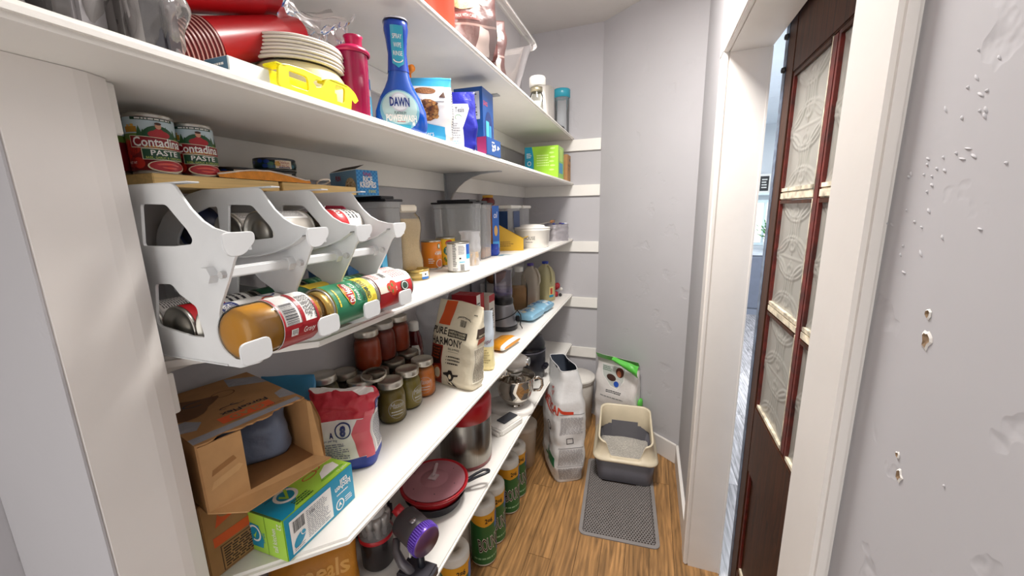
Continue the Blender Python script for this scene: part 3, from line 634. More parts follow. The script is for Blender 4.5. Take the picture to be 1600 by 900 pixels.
for nm, lb, loc, base, art, a0, h in (
 ('plain_can', 'bare-ended can in the second bay of the rack, upper tier front', (-.604, .545, zu+.0355), mat('c9c2b8', .4), art_white, pi*.5, .086),
 ('plain_can', 'bare-ended can in the second bay of the rack, upper tier behind', (-.676, .545, zu+.0335), mat('c9c2b8', .4), art_white, pi*.5, .086),
 ('tomato_can', 'red can with white print in the third bay of the rack, upper tier', (-.582, .646, zu+.0375), mat('c4262c', .35), art_redw, pi*.45, .09),
 ('tomato_can', 'red can behind the front one in the third bay, upper tier', (-.655, .645, zu+.0335), mat('8d1a22', .35), None, pi*.45, .088),
): can(nm, lb, loc, .0335, h, base, art, UP, a0, group='cans in the rack')
# plate-like dark blue roll seen through the first bay
t = thing('blue_tin', 'dark blue tin standing on edge at the back of the second bay', 'tin', (-.765, .458, 1.5155), rot=DN)
g = G(); g.lathe([(0, 0), (.038, 0), (.0395, .002), (.0395, .028), (.038, .03), (0, .03)], mat('1d2440', .4), 40); g.build('body', t); g = G(); g.lathe([(.03, -.0008), (.033, -.0016), (.036, -.0008)], mat('2c365e', .35), 40); g.build('rim', t)
# gravy jar
t = thing('gravy_jar', 'glass gravy jar with a white and red label lying at the rack front', 'jar', (-.492, .318, zt_+.0475), rot=DN)
JG = glass('d8d4c0', .03); GV = mat('cf9526', .25)
g = G(); g.lathe([(0, .001), (.022, 0), (.032, .004), (.0365, .014), (.0365, .105), (.031, .118), (.027, .122), (.027, .128)], JG, 40); g.build('glass', t)
g = G(); g.lathe([(0, .003), (.021, .002), (.030, .006), (.0345, .015), (.0345, .104), (.029, .117), (.0, .118)], GV, 40); g.build('gravy', t)
g = G(); g.lathe([(0, .141), (.028, .141), (.030, .139), (.030, .127), (.0275, .1265)], mat('b89a56', .3, .8), 40)
for k in range(1): pass
g.build('lid', t, 'gold metal lid')
g = G(cylmap(.0367, 0, -.36)); g.lathe([(.0364, .045), (.0369, .045), (.0369, .104), (.0364, .104)], WL, 40)
g.rect(.012, .0452, .055, .1038, mat('a01c26', .35), 0); g.rect(-.05, .0452, .055, .048, mat('a01c26', .35), 0); g.rect(-.045, .074, .02, .080, mat('a01c26', .35), 1); g.rect(-.02, .1, .02, .1038, mat('a01c26', .35), 1)
g.bars(-.020, .050, .012, .070, INK, 1, vert=False, seed=7); g.lines(-.030, .082, .010, .101, 8, INK, 1, 5); g.rect(.018, .055, .028, .066, WL, 2); g.lines(.019, .056, .027, .065, 4, INK, 3, 2); g.text('Gravy', .023, .085, .008, WL, 3, wd=.02, rot=pi/2, shear=.2)
g.build('paper_label', t)
# ------------------------------------------------------------------ behind / beside the rack on the middle shelf
Z3 = 1.3342
a, b = (0, 0, 0), (.055, .035, .115)
def cb(g): g.rect(.001, .001, .054, .114, mat('1fa3c4', .35), 0); g.poly([(.001, .114), (.001, .07), (.054, .10), (.054, .114)], WL, 1); g.text('popcorn', .036, .055, .012, WL, 2, wd=.06, rot=pi/2); g.ell(.03, .094, .012, .012, mat('3a7a3a', .4), 2); g.ell(.03, .094, .008, .008, WL, 3)
carton('snack_box', 'light blue and white box between the rack and the breadcrumb jar', a, b, [('side_print', fmap(a, b, 'y'), cb), ('end_print', plane((.055, 0, 0), (0, 1, 0), (0, 0, 1)), lambda g: g.rect(.001, .001, .034, .114, mat('2b9cc8', .35), 0))], edge=mat('2b9cc8', .4), loc=(-.700, .80, Z3), rz=.25)
a, b = (0, 0, 0), (.10, .03, .15)
def pk(g):
    g.rect(.001, .001, .099, .149, mat('c43a5a', .35), 0); g.poly([(.001, .08), (.099, .06), (.099, .001), (.001, .001)], mat('8a6a9a', .35), 1); g.poly([(.05, .06), (.099, .05), (.099, .001), (.06, .001)], mat('3a7ab8', .35), 2)
    g.ell(.03, .09, .022, .02, mat('a82a1a', .3), 2); g.ell(.055, .085, .015, .014, mat('c8b48a', .5), 3); g.lines(.042, .112, .094, .142, 3, WL, 2, 9, .6, .1); g.lines(.05, .1, .095, .112, 2, WL, 2, 3)
    g.rect(.001, .11, .035, .149, mat('4a3a30', .6, kind='oats'), 2)
carton('snack_carton', 'pink and purple snack box standing behind the rack, seen through its last bay', a, b, [('front_print', fmap(a, b, 'y'), pk)], edge=mat('b03a55', .4), loc=(-.815, .765, Z3+.075), rz=.12)
g = G(); g.box((-.83, .75, Z3), (-.70, .795, Z3+.0745), mat('23507a', .45), bev=.001); tag(g.build('dark_blue_box'), 'dark blue box lying under the pink snack box behind the rack', 'box')
# clear bins with black lids
BIN = glass('dcdee0', .32, .1, .2); BLK = mat('1c1c20', .35)
def binbox(name, label, x0, y0, x1, y1, h, lid, fill=None, fh=.05, handle=False, group=None):
    t = thing(name, label, 'container', ((x0+x1)/2, (y0+y1)/2, Z3), group=group); w_, d_ = (x1-x0)/2, (y1-y0)/2; g = G()
    def ring_(k, z, th=0): return [V((spw(cos(a), .28)*(w_*k-th), spw(sin(a), .28)*(d_*k-th), z)) for a in [2*pi*(i+.5)/40 for i in range(40)]]
    rs = [ring_(.90, 0), ring_(.92, .004), ring_(.97, h-.018), ring_(1, h-.016), ring_(1, h)]
    o = []; [o.extend(r_) for r_ in rs]; fs = [(j*40+i, j*40+(i+1) % 40, (j+1)*40+(i+1) % 40, (j+1)*40+i) for j in range(4) for i in range(40)]+[tuple(range(40))[::-1]]
    g.add(o, fs, BIN, False); g.build('tub', t)
    g = G(); g.box((-w_-.002, -d_-.002, h), (w_+.002, d_+.002, h+.007), lid, bev=.003); g.box((-w_*.8, -d_*.8, h+.007), (w_*.8, d_*.8, h+.016), lid, bev=.004); g.build('lid', t)
    if fill: g = G(); g.box((-w_*.86, -d_*.86, .004), (w_*.86, d_*.86, fh), fill, bev=.004); g.build('contents', t)
    return t
binbox('storage_bin', 'clear bin with a black lid left of the breadcrumb jar', -.86, .885, -.675, .965, .233, BLK, group='clear bins with black lids')
binbox('storage_bin', 'wide clear bin with a black lid in the middle of the shelf', -.838, 1.385, -.650, 1.475, .233, BLK, group='clear bins with black lids')
binbox('storage_bin', 'clear bin with a black lid and orange food at its bottom', -.838, 1.492, -.655, 1.60, .230, BLK, mat('e8963a', .6, kind='oats'), .045, group='clear bins with black lids')
# breadcrumb jar
t = thing('breadcrumb_jar', 'square clear plastic jar full of beige crumbs beside the rack', 'jar', (-.748, 1.035, Z3)); g = G(); 
def sq(rr): return lambda u, v: None
def sqj(pr, n=4.5): return lambda g, m: g.grid(lambda u, v: (lambda a, k: V((spw(cos(a), 2/n)*pr[k][0], spw(sin(a), 2/n)*pr[k][0], pr[k][1])))(2*pi*u, int(round(v*(len(pr)-1)))), 40, len(pr)-1, m, True, True)
pj_ = [(.0, .001), (.056, .001), (.059, .006), (.059, .05), (.053, .085), (.053, .11), (.059, .15), (.059, .17), (.056, .188), (.048, .198), (.048, .203)]
sqj(pj_)(g, glass('e9e4da', .06)); g.build('shell', t)
g = G(); sqj([(.0, .003)]+[(a-.0018, b+.001) for a, b in pj_[1:8]]+[(.053, .183), (.0, .184)])(g, mat('dac7a2', .9, kind='crumb')); g.build('crumbs', t)
g = G(); g.box((-.045, -.045, .203), (.045, .045, .226), mat('e8dfcf', .4), bev=.004); g.build('lid', t)
g = G(); g.box((-.83, 1.10, Z3), (-.76, 1.14, Z3+.17), mat('dcdcdc', .3, alpha=.3), bev=.004); t = thing('cracker_sleeve', 'clear bag standing behind the orange and yellow cans', 'bag', (0, 0, 0)); g.build('film', t)
# cans and tin
t = can('small_tin', 'low gold tin with a blue and white tag in front of the breadcrumb jar', (-.672, 1.008, Z3), .036, .030, mat('cdb06a', .3, .6), lambda g, r, h: (g.rect(.010, .003, .036, h-.004, WL, 1), g.rect(.010, .003, .036, h*.35, mat('2f78c8', .4), 2), g.ell(.022, h*.6, .003, .003, INK, 2, 8)), a0=-.88, group='cans on the middle shelf', metal=mat('c9ab62', .3, .8))
g = G(); g.tube([(.036*cos(a), .036*sin(a), .031) for a in [2*pi*i/40 for i in range(41)]], .0018, mat('d8bc74', .25, .8), 6); g.build('ring_rim', t)
def art_org(g, r, h):
    g.ell(.022, h*.80, .006, .010, GRN, 1); g.ell(.022, h*.8, .004, .007, WL, 2); g.text('organic', .022, h*.62, .008, WL, 1, wd=.03); g.text('PUMPKIN', .020, h*.54, .009, WL, 1, wd=.032, bold=.02); g.ell(.022, h*.2, .014, .014, mat('d46a1a', .4), 1); g.ring(.022, h*.2, .015, .015, .002, WL, 2); g.lines(-.02, h*.2, .002, h*.4, 3, WL, 1, 2)
can('pumpkin_can', 'orange pumpkin can beside the yellow fruit can', (-.748, 1.222, Z3), .036, .103, ORG, art_org, a0=-.80, group='cans on the middle shelf')
def art_fruit(g, r, h):
    for k in range(7): g.ell(-.012+k*.006, h*(.2+.05*(k % 3)), .007, .010, mat(('e8a02a', '3a7a2a', 'f0d060')[k % 3], .4), 1, 12)
    g.ell(.010, h*.82, .014, .011, RED, 2); g.text('Del Monte', .010, h*.82, .007, WL, 4, wd=.022); g.ell(.006, h*.55, .018, .018, mat('1c6a5a', .4), 2); g.text('Sliced', .006, h*.6, .010, WL, 3, wd=.02); g.text('Mango', .008, h*.5, .010, WL, 3, wd=.024)
can('fruit_can', 'yellow fruit can between the orange can and the white can', (-.735, 1.305, Z3), .036, .108, mat('efc52c', .35), art_fruit, a0=-.95, group='cans on the middle shelf')
def art_nutr(g, r, h):
    g.rect(-.05, .006, .032, h-.006, WL, 0); g.rect(.030, h*.45, .055, h-.006, mat('2458b0', .35), 1); g.rect(.030, h*.45, .055, h*.6, mat('2fb0e0', .35), 2); g.lines(-.018, h*.2, -.002, h*.95, 14, INK, 1, 6, .5, .5); g.lines(.002, h*.6, .026, h*.9, 6, mat('8a8a94', .5), 1, 5)
    g.rect(.004, h*.45, .010, h*.50, INK, 1); g.rect(.004, h*.33, .024, h*.37, mat('7ac4e0', .4), 1); g.bars(.006, h*.06, .020, h*.28, INK, 1); g.lines(-.02, h*.06, 0, h*.15, 2, mat('8a8a94', .5), 1, 2)
can('milk_can', 'white can with its nutrition table turned out, in front of the wide clear bin', (-.618, 1.182, Z3), .038, .101, WL, art_nutr, a0=-1.12, group='cans on the middle shelf')
# ================================================================== second shelf from the bottom (jars, bags, boxes)
Z4 = .9302; KRAFT = mat('a87c4e', .75, kind='card'); KR2 = mat('b98d5c', .75, kind='card'); OR2 = mat('dc5a24', .6)
# shipping boxes
t = thing('shipping_box', 'closed brown cardboard box under the open one, orange stripe on its front', 'box', (-.668, .3345, Z4), rz=-.08)
# local: front face at x=0 facing +x, Y 0..0.20
g = G(); g.box((-.19, 0, 0), (0, .19, .144), KRAFT, bev=.0015); g.build('carton', t)
g = G(plane((0, 0, 0), (0, 1, 0), (0, 0, 1))); g.rect(.012, .056, .19, .074, OR2, 0); g.poly([(.018, .09), (.030, .135), (.062, .135), (.055, .10)], OR2, 0); g.ring(.038, .115, .014, .013, .005, KRAFT, 1, 16, .3, 5.6)
g.rect(.020, .004, .13, .052, mat('5a4028', .7), 0); g.rect(.0215, .0055, .1285, .0505, KRAFT, 1); g.lines(.024, .008, .126, .048, 8, mat('3c2a1c', .7), 2, 4, .55, .1); g.build('printed_front', t)
t = thing('shipping_box', 'open brown cardboard box with torn flap and dark bags inside, upper of two', 'box', (-.635, .330, Z4+.1455), rz=-.23)
U_ = .176; D_ = .245; H_ = .116
IN = mat('8d6238', .8, kind='card')
g = G(); g.box((-D_, 0, 0), (0, U_, .002), IN); g.box((-D_, 0, .002), (-D_+.003, U_, H_), KRAFT); g.box((-D_, 0, .002), (0, .003, H_), KRAFT); g.box((-D_, U_-.003, .002), (0, U_, H_), KRAFT); g.box((-.003, .003, .002), (0, .062, H_-.002), KR2); g.build('carton', t)
g = G(); R = random.Random(6); ed = [(0, 0)]; n = 22
top = [(-D_, 0), (.0, 0)]; 
for i in range(1, n): top.append((.0+R.uniform(-.004, .004)-(.006 if 3 < i < 7 else 0)-(.012 if i > 14 else 0), U_*i/n))
top += [(-.012, U_), (-D_, U_)]
g.prism(top, .003, KRAFT, Matrix.Translation((0, 0, H_))); g.build('top_flap', t)
g = G(plane((0, 0, H_+.003), (0, 1, 0), (-1, 0, 0)))     # u = +Y, v = -X (reads upside-down from the aisle)
g.rect(.052, .035, .135, .062, OR2, 0); g.text('GLAD', .094, .0485, .016, KRAFT, 1, wd=.055, bold=.04, flip=True); g.text('ForceFlex', .10, .073, .013, INK, 0, wd=.075, bold=.02, flip=True)
g.ring(.085, .096, .016, .006, .0015, INK, 0, 20, 0, 4.2); g.ring(.10, .102, .012, .006, .0015, INK, 0, 20, 2, 6)
DK = mat('6a4526', .75, kind='card'); g.poly([(.03+.055*cos(a)*(1+.25*sin(3*a)), .15+.042*sin(a)*(1+.2*cos(4*a))) for a in [2*pi*i/30 for i in range(30)]], DK, 0); g.ring(.055, .16, .02, .012, .003, INK, 1, 20, 1, 5); g.ring(.10, .165, .02, .016, .002, DK, 0)
TP = mat('a9adb8', .25, alpha=.75, kind='film'); g.poly([(0, .004), (.17, .012), (.17, .028), (.0, .026)], TP, 0); g.poly([(.0, .06), (.02, .05), (.035, .075), (.02, .10), (.0, .10)], TP, 0); g.poly([(.12, .19), (.175, .15), (.175, .20), (.13, .24)], TP, 0); g.poly([(.15, .05), (.175, .04), (.175, .09), (.155, .08)], TP, 0)
g.text('recycle', .135, .034, .008, mat('8a4a2a', .6), 1, wd=.03, flip=True); g.build('printed_top', t)
g = G(); R = random.Random(8)          # lower flap hanging outward
g.add([(0, 0, .002), (0, U_, .002), (.016, U_+.022, -.012), (.036, .040, -.008), (0, 0, .0), (0, U_, .0), (.016, U_+.022, -.014), (.036, .040, -.010)], [(0, 3, 2, 1), (4, 5, 6, 7), (0, 4, 7, 3), (3, 7, 6, 2), (2, 6, 5, 1)], KR2); g.build('lower_flap', t)
g = G(); g.add([(0, U_, .002), (.026, U_+.006, .004), (.024, U_+.006, .085), (.010, U_+.002, H_), (0, U_, H_)], [(0, 1, 2, 3, 4), (4, 3, 2, 1, 0)], KR2); g.add([(0, U_-.003, .002), (.026, U_+.003, .004), (.024, U_+.003, .085), (.010, U_-.001, H_), (0, U_-.003, H_)], [(0, 1, 2, 3, 4), (4, 3, 2, 1, 0)], KR2); g.build('side_flap', t)
g = G(plane((0, 0, 0), (0, 1, 0), (0, 0, 1))); g.poly([(.010, .035), (.05, .048), (.058, .055), (.052, .060), (.015, .048)], mat('c69b69', .8, kind='card'), 0); g.poly([(.014, .058), (.050, .070), (.046, .078), (.016, .068)], mat('96693c', .8, kind='card'), 0); g.build('torn_patch', t)
GB = mat('717d92', .16, kind='film'); 
t2 = thing('packed_bag', 'grey-blue plastic bag packed inside the open cardboard box', 'bag', (-.705, .468, Z4+.149), rz=.9)
g = G(); bg = Bag(.115, .085, .104, n=3.5, seed=3, wr=.006); bg.mesh(g, GB, 44, 26); g.build('film', t2)
t2 = thing('packed_bag', 'dark navy plastic bag packed inside the open cardboard box, nearer the post', 'bag', (-.755, .405, Z4+.149), rz=-.3)
g = G(); Bag(.10, .05, .09, n=3, seed=5, wr=.006).mesh(g, mat('1a2138', .2, kind='film'), 40, 22); g.build('film', t2)
t = thing('packed_bag', 'light blue plastic bag behind the open box and the flour bag', 'bag', (-.815, .635, Z4), rz=.4)
g = G(); Bag(.12, .08, .225, n=3, seed=15, wr=.006).mesh(g, mat('3f8fc0', .35, kind='film'), 40, 26); g.build('film', t)
# trash bag box
TQ = mat('1593b8', .35); LG = mat('a9d84a', .35)
t = thing('trash_bag_box', 'green and turquoise box of kitchen trash bags at the shelf front', 'box', (-.665, .4045, Z4)); Lx, Ly, Hz = .088, .166, .085
g = G(); g.box((0, 0, 0), (Lx, Ly, Hz), mat('8fc63d', .4), bev=.0012); g.build('carton', t)
g = G(plane((Lx, 0, 0), (0, 1, 0), (0, 0, 1))); g.rect(.001, .001, Ly-.001, Hz-.001, TQ, 0); g.rect(.010, .006, .105, Hz-.012, WL, 1)
g.lines(.045, .010, .100, .068, 15, mat('9a9aa0', .6), 2, 4, .45, .3); g.bars(.016, .045, .040, .068, INK, 2); g.text('15H', .058, .058, .006, INK, 3, wd=.010); g.poly([(.014+.013*(1+cos(a)), .026+.011*sin(a)+.006*cos(a)) for a in [2*pi*i/20 for i in range(20)]], TQ, 2); g.ring(.036, .035, .0065, .0065, .0015, WL, 3); g.lines(.014, .008, .04, .016, 2, mat('9a9aa0', .6), 2, 5)
g.text('tall', .140, .064, .012, WL, 1, wd=.020, flip=True, bold=.02); g.text('kitchen', .136, .053, .013, WL, 1, wd=.042, flip=True, bold=.02); g.lines(.118, .038, .150, .044, 1, WL, 1, 4); g.ring(.124, .018, .011, .012, .0025, WL, 1); g.poly([(.119, .013), (.124, .025), (.129, .013), (.124, .017)], WL, 1); g.lines(.138, .012, .158, .026, 3, WL, 1, 4); g.build('printed_side', t)
g = G(plane((Lx, 0, Hz), (0, 1, 0), (-1, 0, 0))); g.rect(.0, .0, Ly-.001, Lx-.001, LG, 0); g.poly([(.0, .0), (.0, Lx-.001), (.062, Lx-.001), (.068, .055), (.05, .025), (.025, .001)], TQ, 1)
g.ring(.047, .048, .021, .0215, .006, WL, 2); g.poly([(.036, .052), (.043, .034), (.060, .062), (.056, .066), (.044, .044), (.040, .056)], LG, 3); g.text('tall kitchen', .106, .074, .015, WL, 2, wd=.080); g.rect(.07, .080, Ly-.001, Lx-.0005, mat('6fa83a', .4), 1); g.lines(.018, .062, .035, .082, 3, mat('0d5f7c', .5), 2, 3)
g.ring(.104, .050, .017, .008, .0022, mat('c8503c', .4), 2, 24, 0, 6.28); g.ring(.126, .062, .010, .013, .0022, mat('c8503c', .4), 2); g.poly([(.104, .018), (.150, .018), (.155, .040), (.140, .048), (.116, .036)], WL, 2); g.poly([(.098, .012), (.158, .012), (.152, .018), (.102, .018)], mat('7fb83a', .4), 3)
g.lines(.036, .006, .075, .024, 3, mat('2c5a2c', .5), 2, 8, .6, .1); g.text('22', .152, .080, .012, WL, 3, wd=.014); g.text('13 gallon', .146, .0065, .006, WL, 3, wd=.026); g.build('printed_top', t)
g = G(plane((0, 0, 0), (1, 0, 0), (0, 0, 1))); g.rect(.001, .001, Lx-.001, Hz-.001, LG, 0); g.poly([(.001, .012), (.03, .012), (.034, .03), (.025, .058), (.001, .06)], TQ, 1); g.ring(.014, .04, .015, .017, .0035, WL, 2, 20, -2, 2.4); g.poly([(.010, .036), (.014, .030), (.021, .048), (.014, .038)], LG, 3); g.rect(.0425, .001, .0432, Hz-.001, mat('4a7a2a', .5), 2)
g.text('tall kitchen', .062, .038, .011, WL, 2, wd=.05, rot=pi/2); g.text('22', .078, .070, .010, WL, 2, wd=.012, rot=-pi/2); g.text('50 ct', .036, .035, .006, TEAL, 2, wd=.022, rot=-pi/2); g.build('printed_end', t)
g = G(); g.box((.006, -.0012, Hz-.003), (Lx-.004, -.0002, Hz+.0005), mat('3c5a20', .6)); g.build('end_gap', t)
# flour bag
FR = mat('c63344', .45, kind='film'); FB = mat('2a3f9a', .45); FW = mat('ebe6e4', .45)
t = thing('flour_bag', 'crumpled red, white and blue flour bag behind the trash bag box', 'bag', (-.684, .672, Z4), rz=.50)
def fpose(p):
    k = min(1, max(0, (p.z-.115)/.06)); c = p*70; n1 = noise.noise_vector(c); n2 = noise.noise_vector(p*28+V((5, 2, 9)))
    return p+n1*.006*k+n2*.014*k+V((.012*k, -.012*k*k, 0))
bg = Bag(.150, .100, .196, n=3.4, seed=21, wr=.004, fr=34, pose=fpose, df=lambda t: (.85+.15*min(1, t/.08))*(1 if t < .5 else max(.40, 1-((t-.5)/.5)*.60)), wf=lambda t: .92+.08*min(1, t/.1)-.12*max(0, t-.6)+.04*sin(t*9))
g = G(); bg.mesh(g, FW, 110, 80, band=lambda t: FB if t < .17 else (FR if t > .66 else None)); g.build('paper_bag', t)
g = G(bg.front()); g.poly([(-.077, .07), (-.060, .07), (-.045, .128), (-.077, .128)], FR, 0); g.poly([(.032, .035), (.060, .037), (.066, .128), (.034, .128), (.024, .10)], mat('d8606c', .45), 0); g.text('8', .006, .108, .020, NAVY, 2, wd=.012, bold=.05); g.ring(.006, .108, .017, .018, .003, NAVY, 1); g.text('A', -.020, .100, .012, NAVY, 2, wd=.010, bold=.04)
g.text('cups per bag', -.026, .088, .006, NAVY, 1, wd=.038); g.lines(-.055, .038, .020, .080, 8, mat('8a86a0', .6), 1, 3, .5, .3); g.build('print', t)
g = G(bg.end(1)); g.rect(-.030, .040, .032, .140, WL, 1); g.lines(-.026, .045, .028, .130, 20, mat('6a6a80', .6), 2, 5, .5, .15); g.rect(-.03, .140, .036, .172, FB, 1); g.text('Cookies', .002, .150, .010, WL, 3, wd=.045, shear=.3); g.rect(-.046, .03, -.034, .15, mat('d8606c', .45), 1); g.build('side_print', t)
# mason jars
JGL = glass('e2e6de', .02); LID = mat('cdc8bc', .3, .85); LID2 = mat('8c857a', .35, .8)
def jar(label, x, y, z, col, s=1, H=.127, emboss=True, lid=LID, tl=(0, 0)):
    t = thing('canning_jar', label, 'jar', (x, y, z), rot=(tl[0], tl[1], random.Random(x*91+y).uniform(-.4, .6)), group='canning jars'); k = H-.127
    g = G(); g.lathe([(0, .002), (.030, .0), (.036*s, .003), (.0405*s, .012), (.0405*s, .080+k), (.038*s, .093+k), (.0335*s, .101+k), (.0335*s, .118+k)], JGL, 36); g.build('glass', t)
    if col: g = G(); g.lathe([(0, .004), (.030, .003), (.0345*s, .006), (.0388*s, .013), (.0388*s, .079+k), (.036*s, .092+k), (.031*s, .097+k), (0, .098+k)], mat(col, .35, kind=''), 36); g.build('food', t)
    g = G(); g.lathe([(0, .1262+k), (.030, .1262+k), (.0312, .1272+k), (.0322, .1262+k)], LID, 36); g.build('lid_disc', t)
    g = G(); g.lathe([(.0322, .1258+k), (.0345, .127+k), (.0358, .1255+k), (.0358, .119+k), (.0365, .117+k), (.0358, .114+k), (.0365, .112+k), (.036, .108+k), (.034, .1075+k)], lid, 40); g.build('lid_band', t)
    if emboss:
        e = G(cylmap(.0408*s, 0, -.72)); e.text('Mason', .002, .060, .016, mat('e8e6da', .2, alpha=.5), 1, wd=.042, shear=.35); e.ring(.002, .048, .026, .028, .0012, mat('e8e6da', .2, alpha=.5), 1); e.lines(-.016, .028, .02, .045, 2, mat('e8e6da', .2, alpha=.5), 1, 3); e.build('embossing', t)
    return t
jar('olive-green salsa jar nearest the aisle and nearest the flour bag', -.700, .872, Z4, '846c16')
jar('olive-green salsa jar, second of the front row of jars', -.700, .957, Z4, '8c7820')
jar('orange-filled jar at the right end of the front row of jars', -.700, 1.042, Z4, 'dc7c1c')
jar('dark jar with a cloudy lid directly behind the first olive jar', -.785, .920, Z4, '4a2a1c', lid=LID2)
jar('dark jar behind the second olive jar', -.785, 1.004, Z4, '4a2a1c', lid=LID2)
jar('dark jar behind the orange-filled jar', -.785, 1.088, Z4, '6a3018', lid=LID2)
jar('whitish-lidded jar just above the flour bag', -.775, .832, Z4+.0005, '5a4a34', s=.97, H=.135)
jar('tall jar with a tarnished lid, farthest left against the wall', -.828, .752, Z4, '6a6040', s=1.0, H=.176)
jar('dark-lidded jar against the wall beside the tall left one', -.836, .838, Z4+.0002, '3a3024', s=.8, H=.150, lid=LID2)
z2 = Z4+.1276
jar('big orange-red jar on top of other jars, left of the stacked three', -.815, .922, z2, 'b03c08', emboss=False)
jar('dark red jar on top of other jars, middle of the stacked three', -.822, 1.006, z2, '8a2008', emboss=False, lid=mat('c9c6c0', .4, .5))
jar('orange-red jar on top of other jars, right of the stacked three', -.825, 1.090, z2, 'a8330a', emboss=False)
t = thing('loose_jar_ring', 'loose silver jar ring lying tilted on the lids above the flour bag', 'jar ring', (-.742, .855, Z4+.137), rot=(.15, .1, 0)); g = G(); g.lathe([(.033, .010), (.036, .010), (.037, .005), (.036, 0), (.034, 0), (.033, .010)], LID, 36); g.build('band', t)
t = thing('ketchup_bottle', 'dark red squeeze bottle with a white cap behind the jars', 'bottle', (-.832, 1.200, Z4)); g = G(); g.lathe([(0, 0), (.030, 0), (.032, .004), (.032, .10), (.027, .14), (.019, .162), (.016, .168)], mat('5a1414', .2), 30, sc=(1, .85)); g.build('bottle', t); g = G(); g.lathe([(.0, .200), (.014, .200), (.0175, .196), (.0185, .170), (.018, .166), (0, .166)], WHITE, 24); g.build('cap', t)
g = G(cylmap(.0322, 0, -.95)); g.poly([(-.014, .06), (.014, .06), (.018, .09), (.012, .115), (-.012, .115), (-.018, .09)], WL, 1); g.ell(0, .088, .009, .010, RED, 2); g.build('paper_label', t)
for x, y, h, lb, c in ((-.80, 1.285, .27, 'upright clear plastic bag behind the cream pet food bag', 'c9cad0'), (-.835, 1.37, .30, 'grey translucent pouch against the wall behind the pet food bag', 'b4b6be')):
    t = thing('plastic_pouch', lb, 'bag', (x, y, Z4), rz=.5, group='plastic pouches'); g = G(); Bag(.11, .05, h, n=3, seed=int(h*99), wr=.007).mesh(g, mat(c, .2, alpha=.55, kind='film'), 40, 30); g.build('film', t)
# pet food bag
t = thing('pet_food_bag', 'cream pet food bag with an orange corner and black lettering among the jars', 'bag', (-.630, 1.150, Z4), rz=.26-.5)
t.rotation_euler = (0, 0, -.20)
CB = mat('ddd3bb', .4, kind='film')
bg = Bag(.195, .080, .315, n=5, seed=31, wr=.0035, pose=lambda p: V((p.x, p.y+.05*(p.z/.315)**1.6, p.z*(.93-.45*max(0, p.x)*p.z/.3))), wf=lambda t: .93+.07*min(1, t/.08)-.04*max(0, t-.6))
g = G(); bg.mesh(g, CB, 80, 60); g.build('bag', t); BK = mat('2c2622', .5)
g = G(bg.front()); g.poly([(-.072, .228), (-.018, .228), (-.014, .313), (-.062, .313)], mat('d4531c', .4), 1); g.text('PURE', -.058, .207, .024, BK, 2, wd=.062, bold=.02); g.rect(-.022, .190, .060, .214, BK, 1); g.text('CAREFULLY BLENDED', .018, .207, .007, CREAM, 3, wd=.074, bold=.01); g.text('WHOLE NUTRITION', .018, .197, .007, CREAM, 3, wd=.070, bold=.01)
g.text('HARMONY', -.022, .171, .027, BK, 2, wd=.135, bold=.02); g.poly([(-.092, .010), (-.092, .155), (-.040, .155), (-.036, .030), (-.044, .005)], mat('8d2414', .4), 1); g.poly([(-.086, .080), (-.086, .148), (-.044, .148), (-.042, .085)], mat('2a1512', .5), 2)
for i, s_ in enumerate(('Real', 'Salmon &', 'Brown Rice', 'Recipe')): g.text(s_, -.065, .140-.011*i, .008, mat('d4531c', .4), 3, wd=.03)
g.ell(-.062, .050, .020, .026, mat('d46a2a', .4), 2); g.ell(-.058, .050, .014, .020, mat('e8d8b8', .5), 3); g.text('REAL & WHOLE', .010, .146, .008, BK, 2, wd=.05); g.rect(-.014, .135, .034, .1358, BK, 2)
for i in range(3): g.lines(-.012, .112-.012*i, .042, .120-.012*i, 1, BK, 2, 3+i, .6, .2); g.ell(-.018, .116-.012*i, .0018, .0018, BK, 2, 8)
g.poly([(-.030, .052), (-.008, .058), (-.004, .066), (.012, .066), (.018, .054), (.040, .056), (.038, .049), (.022, .046), (.018, .036), (.012, .028), (.000, .027), (-.006, .038), (-.014, .044), (-.026, .046)], BK, 2); g.ell(.004, .043, .007, .009, CREAM, 3, 14); g.poly([(-.012, .036), (-.008, .010), (.030, .004), (.014, .018), (.008, .027), (-.002, .027), (-.006, .014)], BK, 2); g.poly([(-.004, .024), (.004, .012), (.012, .010), (.006, .026)], CREAM, 3)
g.ring(.034, .246, .032, .020, .0018, BK, 1, 20, .5, 2.6); g.bars(.022, .232, .046, .254, BK, 2); g.text('MADE IN THE USA', .034, .262, .005, BK, 2, wd=.05); g.lines(.070, .278, .084, .284, 1, BK, 2, 1); g.build('print', t)
g = G(bg.end(1)); g.rect(-.030, .20, .034, .235, mat('3a2c24', .5), 1); g.text('HARMONY', .002, .208, .008, CREAM, 3, wd=.05); g.poly([(-.02, .175), (.034, .185), (.034, .198), (-.02, .196)], mat('9a4a34', .4), 1); g.rect(-.030, .030, .032, .165, mat('e8e0cc', .45), 1); g.lines(-.028, .035, .030, .160, 26, mat('7a7060', .6), 2, 5, .5, .2); g.build('side_print', t)
